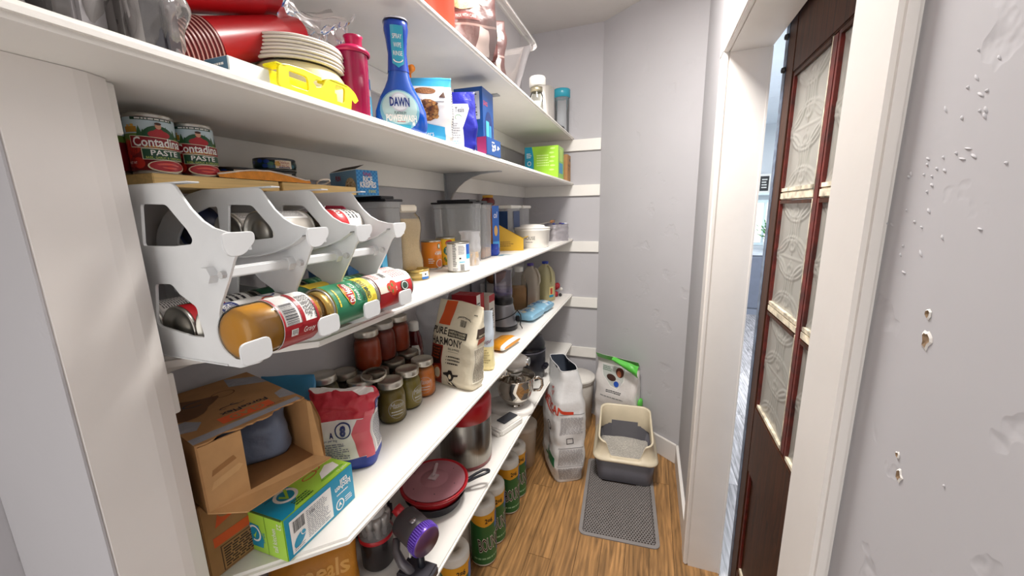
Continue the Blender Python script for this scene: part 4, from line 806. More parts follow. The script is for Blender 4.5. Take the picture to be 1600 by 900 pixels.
# right of it
t = thing('sugar_bag', 'white and yellow bag with a folded pale-blue top behind the pet food bag', 'bag', (-.600, 1.300, Z4), rz=.2)
bg = Bag(.105, .06, .235, n=4, seed=41, wr=.004); g = G(); bg.mesh(g, mat('cfdbe8', .4), 50, 36, band=lambda t: mat('efe0a8', .4) if t < .42 else None); g.build('bag', t); g = G(bg.front()); g.text('cane sugar', .015, .115, .014, mat('7a2a3a', .5), 1, wd=.07, shear=.3, rot=.3); g.lines(-.01, .03, .045, .09, 6, mat('b8a878', .5), 1, 2); g.build('print', t)
a, b = (0, 0, 0), (.125, .085, .232)
def bc(g): g.rect(.001, .16, .124, .234, mat('b5202c', .4), 0); g.rect(.001, .001, .124, .16, mat('c99a62', .6, kind='oats'), 0); g.ell(.035, .19, .030, .018, mat('d8303c', .35), 1); g.text('Betty', .035, .196, .011, WL, 2, wd=.03, shear=.3); g.text('Crocker', .035, .184, .010, WL, 2, wd=.036, shear=.3)
t = carton('baking_mix_box', 'red baking mix box with an oval emblem behind the pet food bag', a, b, [('front_print', fmap(a, b, 'y'), bc), ('end_print', fmap(a, b, 'x'), lambda g: (g.rect(.001, .001, .042, .234, WL, 0), g.lines(.004, .02, .04, .2, 14, INK, 1, 2, .5), g.rect(.043, .001, .084, .234, mat('b5202c', .4), 0))), ('top_print', fmap(a, b, 'Z'), lambda g: g.text('BROWNIES', .045, .06, .02, mat('e0606a', .4), 0, wd=.07))], edge=mat('b5202c', .4), loc=(-.845, 1.53, Z4))
a, b = (0, 0, 0), (.10, .07, .215); carton('baking_mix_box', 'white-sided mix box with a red top stripe between the red box and the blender', a, b, [('front_print', fmap(a, b, 'x'), lambda g: (g.rect(.001, .18, .069, .214, RED, 0), g.lines(.01, .03, .06, .15, 10, INK, 0, 2)))], edge=mat('dcd8d0', .4), loc=(-.80, 1.625, Z4))
t = thing('orange_pouch', 'orange and white pouch lying flat at the shelf edge beside the sugar bag', 'bag', (-.556, 1.545, Z4+.021), rot=(-pi/2, 0, pi/2-.14))
bg = Bag(.165, .042, .095, n=2.6, seed=51, wr=.003, df=lambda t: max(.08, sin(pi*min(1, max(0, t*.92+.04)))**.5)); g = G(); bg.mesh(g, mat('e79a22', .3, kind='film'), 50, 30, band=lambda t: WL if t < .2 else None); g.build('film', t); g = G(bg.front()); g.text('cake flour', .0, .06, .014, mat('f6dd7a', .4), 1, wd=.06); g.build('print', t)
g = G(); g.ball((-.578, 1.225, Z4+.003), .003, mat('4a3a34', .7), 8); tag(g.build('crumb'), 'tiny dark crumb on the shelf in front of the sugar bag', 'crumb')
# blender
t = thing('blender', 'silver personal blender with a black collar and clear cup upside down', 'blender', (-.700, 1.815, Z4), rz=-.6); SIL = mat('8f8f94', .35, .6)
g = G(); g.lathe([(0, .002), (.070, .002), (.072, .006), (.072, .024), (.070, .027)], BLK, 40); g.build('foot', t); g = G(); g.lathe([(.070, .027), (.069, .040), (.058, .100), (.052, .128), (.050, .135), (0, .135)], SIL, 40); g.build('base', t)
g = G(); g.lathe([(.048, .135), (.051, .140), (.051, .160), (.047, .168), (.043, .172), (.043, .185), (0, .185)], BLK, 40); g.build('blade_collar', t)
g = G(); g.grid(lambda u, v: (lambda r: V((r*cos(2*pi*u), r*sin(2*pi*u), .172+.150*v)))((.0475+.004*v)*(1+.05*cos(8*pi*u))), 48, 12, glass('d6d2e2', .10), True, True); g.lathe([(0, .323), (.045, .322), (.0515, .316)], glass('d6d2e2', .10), 40); g.build('cup', t)
g = G(); g.lathe([(.0485, .185), (.0495, .188), (.0495, .215), (.0485, .22)], mat('8a7fc0', .1, alpha=.3), 40); g.build('tinted_band', t)
g = G(); g.tube([(.070*cos(a), .070*sin(a), .030+.07*((a+2.6)/3.4)) for a in [-2.6+.17*i for i in range(21)]]+[(.078, .052, .08), (.082, .05, .06), (.083, .045, .03), (.08, .06, .006)], .0028, BLK, 8); g.box((.058, .030, .045), (.078, .05, .075), BLK, bev=.004); g.build('power_cord', t)
t = thing('blender_cup', 'empty clear ribbed cup standing behind the blender', 'cup', (-.822, 1.775, Z4)); g = G(); g.lathe([(0, .0), (.040, 0), (.042, .004), (.046, .30), (.048, .302)], glass('d8d8e0', .08), 36); g.build('cup', t)
t = thing('brown_bowl', 'brown bowl stacked on a white one behind the baking mix boxes', 'bowl', (-.805, 1.955, Z4+.215)); g = G(); g.lathe([(0, 0), (.03, 0), (.06, .03), (.068, .06), (.064, .06), (.03, .006), (0, .005)], mat('8a5a3a', .5), 40); g.build('bowl', t)
g = G(); g.box((-.87, 1.90, Z4), (-.755, 2.01, Z4+.214), mat('c9c4be', .5), bev=.003); tag(g.build('white_carton'), 'plain white carton standing behind the blender cup', 'box')
# peanut jar, jugs
t = thing('peanut_jar', 'squarish clear jar of tan powder with a red label and white cap', 'jar', (-.755, 2.235, Z4), rz=.35); prj = [(.0, .001), (.046, .001), (.049, .006), (.049, .16), (.040, .195), (.024, .222), (.024, .238)]
g = G(); sqj(prj, 6)(g, glass('e4ded2', .06)); g.build('shell', t); g = G(); sqj([(.0, .003), (.0465, .003), (.0472, .14), (.0, .141)], 6)(g, mat('c79a63', .8)); g.build('powder', t); g = G(); g.lathe([(.026, .236), (.0275, .238), (.0275, .262), (.025, .265), (0, .265)], WHITE, 28); g.build('cap', t)
g = G(plane((.0498, -.046, 0), (0, 1, 0), (0, 0, 1))); g.rect(.002, .01, .09, .095, mat('a8242c', .35), 0); g.rect(.002, .095, .09, .15, mat('3a3a3c', .4), 0); g.rect(.012, .105, .08, .135, mat('d8d4c4', .4), 1); g.lines(.016, .108, .076, .132, 3, INK, 2, 2, .6, .1); g.text('PROTEIN', .046, .07, .012, WL, 1, wd=.06); g.lines(.02, .02, .07, .055, 3, WL, 1, 4); g.build('paper_label', t)
def jug(x, y, col, cap, lb, h=.27, fill=None, lev=.1, rz=0):
    t = thing('juice_jug', lb, 'jug', (x, y, Z4), rz=rz); n = 4
    pr = [(.0, .001), (.052, .001), (.055, .008), (.055, .15), (.052, .19), (.036, .225), (.020, .243), (.018, .255)]
    g = G(); sqj(pr, 5)(g, mat(col, .25, alpha=.62)); g.build('jug', t); g = G(); g.tube([(.050, 0, .12), (.062, 0, .15), (.060, 0, .19), (.045, 0, .225), (.022, 0, .238)], .008, mat(col, .25, alpha=.8), 10); g.build('handle', t)
    g = G(); g.lathe([(.019, .252), (.022, .252), (.022, .268), (0, .27)], mat(cap, .35), 24); g.build('cap', t)
    if fill: g = G(); sqj([(.0, .003), (.051, .003), (.0525, .01), (.0525, lev), (.0, lev+.001)], 5)(g, mat(fill, .3)); g.build('contents', t)
    return t
jug(-.725, 2.385, 'cfc3b2', '5b4a9a', 'cloudy clear jug with a purple lid and orange remains, beside the peanut jar', fill='d8913c', lev=.035)
t = jug(-.655, 2.500, 'cfc79a', '2a3fa8', 'pale yellow milk-style jug with a blue cap at the far end of the shelf', rz=-.5, fill='cbbf83', lev=.16)
g = G(plane((.0558, -.04, 0), (0, 1, 0), (0, 0, 1))); g.rect(.02, .03, .06, .10, mat('e8d890', .4), 0); g.rect(.02, .03, .06, .045, TQ, 1); g.rect(.03, .05, .05, .09, mat('c8442c', .4), 1); g.build('paper_label', t)
for x, y, r, c, lb in ((-.625, 2.635, .020, 'b0202c', 'small red toy-like tin farthest along the jar shelf'),):
    t = thing('red_trinket', lb, 'ornament', (x, y, Z4)); R = random.Random(3)
    g = G(); [g.ball((R.uniform(-.03, .04), R.uniform(-.02, .02), R.uniform(.02, .10)), R.uniform(.012, .020), mat(c, .35), 12) for _ in range(9)]; g.lathe([(0, 0), (.03, 0), (.03, .03), (0, .03)], mat('8a1a24', .4), 16); g.build('body', t); g = G(); g.ball((.045, 0, .012), .012, BLACK, 10); g.ball((.05, .0, .055), .012, mat('d8d4cc', .4), 10); g.build('trim', t)
for k, (x, y, rz, lb) in enumerate(((-.566, 2.02, -.11, 'nearer blue floral packet of wipes lying at the shelf edge'), (-.552, 2.205, -.11, 'farther blue floral packet of wipes lying at the shelf edge'))):
    t = thing('wipes_packet', lb, 'packet', (x, y, Z4+.029), rot=(-pi/2, 0, rz+pi/2), group='wipes packets'); bg = Bag(.178, .056, .115, n=3, seed=60+k, wr=.003, df=lambda t: max(.1, sin(pi*min(1, max(0, t*.9+.05)))**.4)); g = G(); bg.mesh(g, mat('8cc0dc', .3, kind='film'), 50, 30); g.build('film', t)
    g = G(bg.front()); R = random.Random(k)
    for _ in range(22): g.ell(R.uniform(-.075, .075), R.uniform(.012, .10), R.uniform(.007, .014), R.uniform(.006, .012), mat(R.choice(('dfe8ea', 'e8d9b8', 'c8dce8', '5a8ac0')), .4), 1, 12)
    g.ring(-.03, .055, .022, .016, .002, NAVY, 2); g.text('wipes', -.03, .055, .012, NAVY, 3, wd=.026); g.build('print', t)
# ================================================================== lowest shelf
Z5 = .5502; REDP = mat('b01c26', .3); DKP = mat('22242c', .35)
t = thing('meals_bag', 'orange food bag with the word meals under the jar shelf', 'bag', (-.770, .600, Z5), rot=(0, 0, .75))
bg = Bag(.20, .10, .26, n=3.5, seed=71, wr=.006, pose=lambda p: V((p.x, p.y+.5*max(0, p.z-.05), p.z*.8))); g = G(); bg.mesh(g, mat('d18a28', .4, kind='film'), 60, 40); g.build('film', t)
g = G(bg.front()); g.text('meals', .02, .12, .040, mat('f0b45a', .4), 1, wd=.13, bold=.02); g.rect(-.08, .19, .08, .25, mat('c2762a', .5, kind='oats'), 1); g.build('print', t)
# vacuum
t = thing('handheld_vacuum', 'dark grey handheld vacuum with a purple filter end on the lowest shelf', 'vacuum', (-.578, .768, .668)); t.scale = (.84, .84, .84); VB = mat('4a4548', .4, .2); PUR = mat('5a35a8', .25, .3)
MX = Matrix.Rotation(-.34, 4, 'Z') @ Matrix.Rotation(pi/2+.12, 4, 'Y')
g = G(); g.lathe([(0, -.060), (.044, -.060), (.049, -.055), (.050, -.02), (.050, .025), (.048, .028)], VB, 40, MX); g.build('motor_body', t)
g = G(); g.lathe([(.049, .026), (.0515, .030), (.0515, .058), (.049, .062)], PUR, 40, MX); n = 44
for i in range(n):
    a = 2*pi*i/n; g.box((.050, -.0012, .032), (.0535, .0012, .057), mat('7b5cc8', .3), MX @ Matrix.Rotation(a, 4, 'Z'))
g.build('filter_ring', t, 'purple ribbed ring'); g = G(); g.lathe([(.049, .062), (.046, .068), (.0, .069)], mat('5c3a58', .35, .4), 40, MX); g.build('filter_cap', t, 'dull purple end cap')
g = G(); g.lathe([(0, -.006), (.016, -.006), (.018, -.002), (.018, .022), (0, .024)], REDP, 24, Matrix.Translation((-.062, .012, .042)) @ Matrix.Rotation(-.9, 4, 'Y')); g.build('release_button', t, 'red button')
g = G(); g.lathe([(0, 0), (.011, 0), (.0115, .003), (0, .004)], mat('a9a4a8', .25, .7), 20, Matrix.Translation((.005, -.012, .049)) @ Matrix.Rotation(.2, 4, 'X')); g.build('badge', t)
g = G()       # cyclones
for i in range(9):
    a = 2*pi*i/9; M_ = Matrix.Translation((-.135+.036*cos(a), -.028+.036*sin(a), .0)); g.lathe([(0, .055), (.013, .055), (.015, .045), (.007, -.015), (0, -.015)], mat('a9a6a4', .35, .4), 14, M_)
g.lathe([(0, .07), (.03, .068), (.035, .05), (.03, .0), (0, 0)], mat('b9b6b4', .35, .3), 24, Matrix.Translation((-.135, -.028, 0))); g.build('cyclone_cones', t)
g = G(); g.lathe([(.055, -.028), (.057, -.026), (.057, -.014), (.055, -.012)], REDP, 40, Matrix.Translation((-.135, -.028, 0))); g.build('red_ring', t)
g = G(); g.lathe([(.054, .03), (.055, -.012)], mat('b8b4b4', .1, alpha=.3), 40, Matrix.Translation((-.135, -.028, 0))); g.lathe([(.053, -.028), (.052, -.125), (.045, -.135), (0, -.136)], mat('2a2426', .2, alpha=.85), 40, Matrix.Translation((-.135, -.028, 0))); g.build('dust_bin', t)
g = G(); g.tube([(.02, -.01, -.045), (.03, -.02, -.085), (.04, -.03, -.118)], [.013, .012, .014], DKP, 14); g.tube([(-.06, -.02, -.03), (-.05, -.04, -.06), (-.015, -.06, -.075), (.012, -.055, -.10), (.02, -.045, -.12)], [.012, .014, .015, .014, .012], mat('6a666a', .35, .4), 14); g.build('handle', t)
g = G(); g.box((-.03, -.08, -.139), (.085, .0, -.100), mat('3c3a40', .4), bev=.008); g.build('battery', t)
g = G(); g.tube([(-.02, .01, -.046), (-.012, -.02, -.060), (.004, -.04, -.066)], .0035, WHITE, 8); g.build('trigger', t, 'white glinting trigger')
t = thing('vacuum_attachment', 'black plastic attachment case behind the vacuum', 'attachment', (-.78, .865, Z5), rz=.3); g = G(); g.box((-.08, -.075, 0), (.035, .03, .07), mat('1e1a20', .35), bev=.012); g.build('case', t); g = G(); g.box((-.072, -.067, .0705), (.027, .022, .085), mat('15131a', .3), bev=.005); g.build('case_lid', t)
# pan with red lid
px_, py_ = -.662, 1.010
t = thing('skillet', 'black skillet with a loop handle under a red-rimmed lid', 'pan', (px_, py_, Z5)); g = G(); g.lathe([(0, .0), (.080, 0), (.088, .004), (.102, .038), (.104, .040), (.100, .040), (.086, .007), (0, .005)], DKP, 48); g.build('pan', t)
g = G(); d_ = V((.76, .65, 0)).normalized(); s_ = V((-d_.y, d_.x, 0)); B0 = V((0, 0, .036))+d_*.100
for sg in (1, -1): g.tube([B0, B0+d_*.02+s_*sg*.006+V((0, 0, .006)), B0+d_*.05+s_*sg*.009+V((0, 0, .016)), B0+d_*.078+s_*sg*.011+V((0, 0, .022)), B0+d_*.095+s_*sg*.006+V((0, 0, .022)), B0+d_*.098+V((0, 0, .022))], .005, DKP, 10)
g.tube([B0-d_*.006, B0+d_*.035+V((0, 0, .012))], [.010, .007], DKP, 12); g.build('handle', t)
t = thing('steamer_bowl', 'round red bowl with a frosted vented lid sitting in the skillet', 'bowl', (px_, py_, Z5+.0065)); g = G(); g.lathe([(0, 0), (.070, 0), (.090, .02), (.106, .058), (.116, .064), (.117, .072), (.112, .074), (.104, .066)], REDP, 56); g.build('bowl', t)
g = G(); g.lathe([(0, .082), (.02, .0815), (.045, .080), (.047, .0785), (.05, .080), (.090, .076), (.102, .0715), (.106, .0715)], mat('bd8790', .25, alpha=.8), 56); g.build('lid', t)
g = G(); g.box((-.016, -.018, .0825), (.014, .014, .087), mat('e8d0d4', .2, alpha=.55), bev=.002); g.box((-.006, -.006, .0872), (.004, .062, .095), mat('e8d0d4', .2, alpha=.6), Matrix.Rotation(.35, 4, 'Z'), bev=.002)
g.build('vent_tab', t)
g = G(plane((0, 0, .0755), (1, 0, 0), (0, 1, 0)))
for a in range(6): g.ell(.078*cos(a*1.05), .078*sin(a*1.05), .0022, .0022, BLACK, 4, 8)
g.build('vent_holes', t)
g = G(); [g.tube([V((0, 0, .069))+V((cos(a)*.113, sin(a)*.113, 0)), V((0, 0, .069))+V((cos(a)*.128, sin(a)*.128, 0))], .006, REDP, 8) for a in (-2.6,)]; g.build('lid_tab', t)
# cooker
t = thing('pressure_cooker', 'tall stainless steel cooker with a red collar on the lowest shelf', 'cooker', (-.665, 1.262, Z5)); g = G(); g.lathe([(0, 0), (.096, 0), (.100, .004), (.102, .018)], mat('7a1a20', .3), 56); g.build('foot', t)
g = G(); g.lathe([(.102, .018), (.104, .022), (.104, .192), (.102, .194)], mat('8d8880', .28, .95, kind='brushed'), 64); g.build('pot', t); g = G(); g.lathe([(.102, .193), (.107, .196), (.108, .262), (.104, .272), (.090, .276), (0, .276)], REDP, 56); g.build('collar', t, 'glossy red collar')
g = G(); g.lathe([(0, .278), (.075, .278), (.082, .276)], mat('2a2c30', .3), 40); g.box((-.02, -.06, .279), (.07, .05, .290), mat('33363a', .3), bev=.004); g.build('lid', t); g = G(); g.tube([(.10*cos(a), .10*sin(a), .012) for a in [.1*i for i in range(0, 12)]], .003, mat('c89090', .3), 6); g.build('base_wire', t)
# kitchen scale / white charger
t = thing('kitchen_scale', 'small white plastic appliance with a dark grey panel beside the cooker', 'appliance', (-.585, 1.525, Z5), rz=-.35); g = G(); g.box((-.040, -.085, 0), (.040, .070, .030), WHITE, bev=.006); g.box((-.03, -.098, 0), (.03, -.084, .016), mat('dcd8d2', .4), bev=.003); g.build('body', t); g = G(); g.box((-.035, -.035, .0305), (.015, .062, .036), mat('4a4c52', .4), bev=.002); g.build('panel', t)
# stand mixer
t = thing('stand_mixer', 'white stand mixer with a polished steel bowl on the lowest shelf', 'mixer', (-.600, 1.690, Z5)); MW = mat('ece9e4', .2)
g = G(); g.grid(lambda u, v: (lambda a, r, z: V((spw(cos(a), .8)*r*.125-.05*(1 if 0 else 0)-.03, sin(a)*r*.088, z)))(2*pi*u, (1, 1, .96, .9, 0)[int(round(v*4))], (0, .012, .020, .024, .026)[int(round(v*4))]), 48, 4, MW, True, True); g.build('base', t)
g = G(); g.grid(lambda u, v: V((-.165+.026*spw(cos(2*pi*u), .7)+.02*v*v, .036*spw(sin(2*pi*u), .7), .02+.205*v)), 32, 8, MW, True, True); g.build('pedestal', t)
g = G(); g.grid(lambda u, v: (lambda k: V((-.20+.27*v, .050*k*cos(2*pi*u), .262+.046*k*sin(2*pi*u))))(max(.02, min(1, (sin(pi*min(1, max(0, v*.96+.02))))**.38))), 32, 24, MW, True, True); g.build('head', t)
g = G(); g.lathe([(0, .0), (.020, 0), (.021, .003), (.021, .020), (.017, .022), (0, .022)], mat('c8c8c8', .15, .9), 24, Matrix.Translation((.055, 0, .262)) @ Matrix.Rotation(pi/2, 4, 'Y')); g.build('hub_cap', t); g = G(); g.lathe([(0, .225), (.040, .225), (.040, .205), (.033, .190), (0, .190)], MW, 28); g.build('beater_neck', t); g = G(); g.lathe([(.0405, .206), (.0415, .206), (.0415, .222), (.0405, .222)], STEEL, 28); g.tube([(0, 0, .19), (0, 0, .12)], .005, STEEL, 8); g.tube([(-.03, 0, .17), (-.045, 0, .12), (-.025, 0, .075), (0, 0, .068), (.025, 0, .075), (.045, 0, .12), (.03, 0, .17), (0, 0, .18), (-.03, 0, .17)], .004, STEEL, 8); g.build('beater', t)
POL = mat('c9c3ba', .06, 1)
g = G(); g.lathe([(0, .030), (.038, .030), (.042, .027), (.046, .030), (.046, .036), (.038, .042), (.060, .052), (.082, .085), (.094, .13), (.098, .178), (.1005, .180), (.1005, .184), (.0965, .184), (.092, .13), (.08, .088), (.055, .056), (0, .05)], POL, 64); g.build('bowl', t)
g = G(); g.tube([(.090, .03, .165), (.108, .042, .168), (.126, .048, .155), (.128, .048, .125), (.115, .044, .10), (.086, .03, .10)], .0075, POL, 12); g.build('bowl_handle', t)
# black appliance behind
t = thing('air_fryer', 'black rounded appliance behind the stand mixer', 'appliance', (-.665, 2.100, Z5)); BL2 = mat('1a1a26', .28); g = G(); g.lathe([(0, 0), (.095, 0), (.105, .01), (.112, .10), (.110, .17), (.104, .172)], BL2, 48); g.build('base', t); g = G(); g.lathe([(.106, .174), (.112, .176), (.110, .21), (.092, .250), (.05, .268), (0, .27)], BL2, 48); g.build('lid', t); g = G(); g.lathe([(.1125, .170), (.1135, .172), (.1135, .176), (.1125, .178)], mat('8a8a9a', .3, .6), 48); g.build('seam_ring', t)
g = G(); g.box((.095, -.03, .06), (.128, .03, .085), BL2, bev=.006); g.build('basket_handle', t)
# ================================================================== floor things
def towel_art(g, r, h):
    g.rect(-.105, .016, .105, h*.78, mat('2d6b3a', .35), 0); g.poly([(-.105, h*.76), (-.03, h*.68), (.04, h*.71), (.105, h*.80), (.105, h*.90), (-.105, h*.86)], mat('e8a92c', .35), 1); g.poly([(.022, h*.60), (.075, h*.62), (.085, h*.86), (.03, h*.84)], mat('2a6fc4', .35), 2)
    g.text('2=6', -.008, h*.775, .022, BLACK, 3, wd=.036, bold=.03); g.text('BOUNTY', .004, h*.40, .064, WL, 3, wd=.124, bold=.035, rot=.12); g.text('BOUNTY', .004, h*.40, .062, mat('2a1614', .4), 4, wd=.122, bold=.005, rot=.12)
    for k in range(9): g.ell(.045+.006*(k % 3)*2-.006, h*(.22+.03*k), .006, .010, mat(('2a6fc4', 'd8b040', '5a9a4a')[k % 3], .4), 2, 10)
    g.lines(-.08, h*.12, .06, h*.18, 1, mat('9ac49a', .4), 2, 3)
def towel_pack(x, y, n, label, rzs=0):
    t = thing('paper_towel_pack', label, 'paper towels', (x, y, 0), rz=rzs, group='paper towel packs'); r, h = .058, .300; FW_ = mat('e6e6e0', .3, kind='film')
    for i in range(n):
        for j in range(2):
            o = V((-j*.118, i*.118, 0)); g = G(); g.lathe([(.020, .004), (.050, .0), (r-.002, .006), (r, .012), (r, h-.010), (r-.004, h-.002), (.022, h), (.020, h-.05)], FW_, 36, Matrix.Translation(o)); rr = g.build('roll', t)
            if j == 0:
                g = G(); M_ = Matrix.Translation(o); c_ = cylmap(r+.0002, 0, -pi/2+1.05+.0); g.mp = lambda u, v, d, c_=c_, M_=M_: M_ @ c_(u, v, d); g.mp.mx = .010; towel_art(g, r, h); g.build('wrapper_print', rr)
    return t
towel_pack(-.640, 1.075, 1, 'paper towel pack nearest the camera, mostly hidden under the lowest shelf')
towel_pack(-.640, 1.335, 2, 'green-wrapped paper towel pack in the middle under the lowest shelf')
towel_pack(-.635, 1.648, 2, 'green-wrapped paper towel pack farthest back under the lowest shelf')
t = thing('storage_pail', 'pale beige lidded pail under the lowest shelf behind the paper towels', 'pail', (-.690, 2.035, 0)); g = G(); g.lathe([(0, 0), (.085, 0), (.095, .24), (.095, .25)], mat('d8ccbc', .4), 40); g.build('pail', t); g = G(); g.lathe([(.097, .235), (.099, .237), (.099, .262), (.092, .268), (0, .268)], mat('dfd5c8', .4), 40); g.build('lid', t)
t = thing('white_bucket', 'round white bucket with a lid behind the white cat food bag', 'bucket', (-.445, 2.575, 0)); WBK = mat('e9e4dd', .35)
g = G(); g.lathe([(0, 0), (.105, 0), (.122, .32), (.122, .34), (.126, .34), (.126, .35), (.122, .352)], WBK, 48); g.build('pail', t); g = G(); g.lathe([(.127, .352), (.131, .355), (.131, .372), (.126, .376), (.118, .376), (.115, .382), (0, .382)], WBK, 48); g.build('lid', t)
# cat food bag
t = thing('cat_food_bag', 'tall white cat food bag with red lettering and an open creased top', 'bag', (-.432, 2.055, 0), rz=-pi/3)
CW = mat('dcdcdc', .35, kind='film')
def cpose(p):
    k = max(0, (p.z-.50)/.19); return V((p.x-.03*k, p.y+.012*sin(k*3), p.z))
bg = Bag(.30, .200, .665, n=5, seed=81, wr=.010, fr=13, pose=cpose, wf=lambda t: .88+.12*min(1, t/.15)+.03*sin(pi*t)-.14*max(0, t-.62)/.38, df=lambda t: (.86+.14*min(1, t/.15))*(1 if t < .58 else max(.52, 1-((t-.58)/.42)**1.1*.48)))
g = G(); bg.mesh(g, CW, 90, 80, cap=False); g.build('bag', t)
g = G(bg.front()); g.text('AMERICAN', .045, .46, .045, mat('d2452c', .4), 1, wd=.24, bold=.03, rot=-.12); g.poly([(-.06, .445), (.05, .415), (.12, .42), (.05, .425), (-.06, .455)], mat('d2452c', .4), 1)
for k in range(5): g.ell(.055+.022*cos(k*1.3), .535+.018*sin(k*1.3), .008, .007, mat('d2452c', .4), 1, 12)
g.ring(.055, .335, .022, .030, .004, INK, 1, 20); g.ring(.065, .33, .012, .026, .003, INK, 1, 20); g.poly([(.03, .30), (.06, .29), (.07, .18), (.055, .10), (.035, .10), (.04, .2)], mat('a8a4a4', .5), 1); g.poly([(.0, .13), (.13, .10), (.13, .16), (.02, .19)], mat('1f7a50', .4), 1); g.build('print', t)
g = G(bg.end(1)); GT = mat('8d8c8e', .6); g.rect(-.072, .0, .0, .0, GT, 0) if 0 else None; g.lines(-.070, .31, .070, .415, 14, mat('b4b2b4', .6), 1, 3, .6, .15); g.lines(-.070, .12, .070, .22, 14, mat('b0aeb0', .6), 1, 4, .6, .05); g.lines(-.070, .02, .070, .105, 12, mat('a8a6a8', .6), 1, 5, .6, .05)
for v_ in (.225, .112, .43): g.rect(-.076, v_, .076, v_+.003, GT, 1)
g.rect(-.026, .250, -.022, .285, INK, 1); g.rect(.010, .250, .014, .285, INK, 1); g.rect(-.026, .281, .014, .285, INK, 1); g.rect(-.026, .250, .014, .254, INK, 1); g.build('side_print', t)
def inn(u, v):
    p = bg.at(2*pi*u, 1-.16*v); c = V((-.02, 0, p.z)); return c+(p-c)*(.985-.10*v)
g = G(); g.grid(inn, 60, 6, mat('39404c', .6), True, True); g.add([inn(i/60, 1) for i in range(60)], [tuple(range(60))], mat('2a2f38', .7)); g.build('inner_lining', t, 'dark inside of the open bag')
g = G(); g.tube([bg.at(2*pi*i/60, 1.0) for i in range(61)], .0022, CW, 6); g.build('torn_rim', t)
# litter bag leaning on the diagonal wall
t = thing('litter_bag', 'white litter bag with a bright green top and a photo panel in the corner', 'bag', (-.160, 2.480, 0), rz=-.36)
bg = Bag(.295, .10, .585, n=4, seed=91, wr=.008, fr=12, pose=lambda p: V((p.x, p.y+.03*(p.z/.58)-.05*max(0, (p.z-.5)/.08)**2*(1 if 1 else 0), p.z)))
LGN = mat('5cc44a', .35, kind='film'); g = G(); bg.mesh(g, mat('e4dfdc', .35, kind='film'), 70, 60, band=lambda t: LGN if t > .93 else (mat('b4b8ae', .4) if t > .88 else None)); g.build('bag', t)
g = G(bg.front()); g.poly([(-.11, .51), (.06, .52), (.05, .42), (.01, .36), (-.04, .37), (-.09, .43)], WL, 1); g.poly([(-.105, .505), (.055, .515), (.045, .425), (.008, .367), (-.04, .378), (-.085, .43)], mat('c9cdc8', .4), 2)
g.ell(.022, .475, .026, .032, mat('5a2a1a', .4), 3); g.ell(.018, .466, .014, .020, mat('c8785a', .4), 4); g.ell(-.035, .43, .030, .022, mat('4a322c', .4), 3); g.ell(.012, .405, .022, .022, mat('dcdcdc', .4), 3); g.ell(.0, .395, .018, .020, mat('2c5ac0', .35), 4); g.lines(-.095, .465, -.03, .50, 3, mat('3a6a4a', .5), 3, 3); g.lines(-.06, .33, .04, .35, 2, INK, 2, 6, .5, .1); g.lines(-.10, .295, .06, .305, 1, mat('8a8a8a', .5), 2, 6, .6, .05); g.build('print', t)
g = G(); g.ball((.165, .0, .30), .03, LGN, 12, (.5, 1, 1.2)); g.build('green_corner', t)
g = G(); g.grid(lambda u, v: V((-.01+.175*u, -.045-.022*sin(pi*v)-.01*u+.006*noise.noise(V((u*5, v*4, 3))), .592-.02*u-(.025+.055*u)*v)), 16, 10, LGN); g.build('folded_top', t)
# litter mat
t = thing('litter_mat', 'grey rectangular honeycomb litter mat on the wood floor', 'mat', (-.090, 1.900, 0), rz=.064); MG = mat('8a8583', .7); MGd = mat('3c312b', .8)
w2, h2 = .186, .298
def rr(w_, h_, r, z, n=6): return [V((sx*(w_-r)+r*cos(a), sy*(h_-r)+r*sin(a), z)) for sx, sy, a0 in ((1, 1, 0), (-1, 1, pi/2), (-1, -1, pi), (1, -1, 1.5*pi)) for a in [a0+pi/2*i/n for i in range(n+1)]]
g = G(); A, B_, C_ = rr(w2, h2, .03, .0002), rr(w2, h2, .03, .005), rr(w2-.016, h2-.016, .018, .006); D2 = rr(w2-.018, h2-.018, .016, .0022); n = len(A)
g.add(A+B_+C_+D2, [(k*n+i, k*n+(i+1) % n, (k+1)*n+(i+1) % n, (k+1)*n+i) for k in range(3) for i in range(n)], MG, False); g.add(D2, [tuple(range(n))], MGd); g.build('border', t)
g = G(); s = .0078; vs = []; fs = []; q = 0; k = g.m(MG)
row = 0; y = -h2+.022
while y < h2-.02:
    x = -w2+.022+(s*.9 if row % 2 else 0)
    while x < w2-.02:
        if not (-.10 < x < .095 and .10 < y < .27):
            o = [(x+s*cos(a), y+s*sin(a)) for a in [pi/6+pi/3*i for i in range(6)]]; i_ = [(x+s*.70*cos(a), y+s*.70*sin(a)) for a in [pi/6+pi/3*i for i in range(6)]]
            vs += [(p[0], p[1], .0058) for p in o]+[(p[0], p[1], .0058) for p in i_]+[(p[0], p[1], .0022) for p in i_]
            for j in range(6): j2 = (j+1) % 6; fs += [(q+j, q+j2, q+6+j2, q+6+j), (q+6+j, q+6+j2, q+12+j2, q+12+j)]
            q += 18
        x += s*1.74
    y += s*1.5; row += 1
g.add(vs, fs, MG, False); g.build('honeycomb', t, kind='stuff')
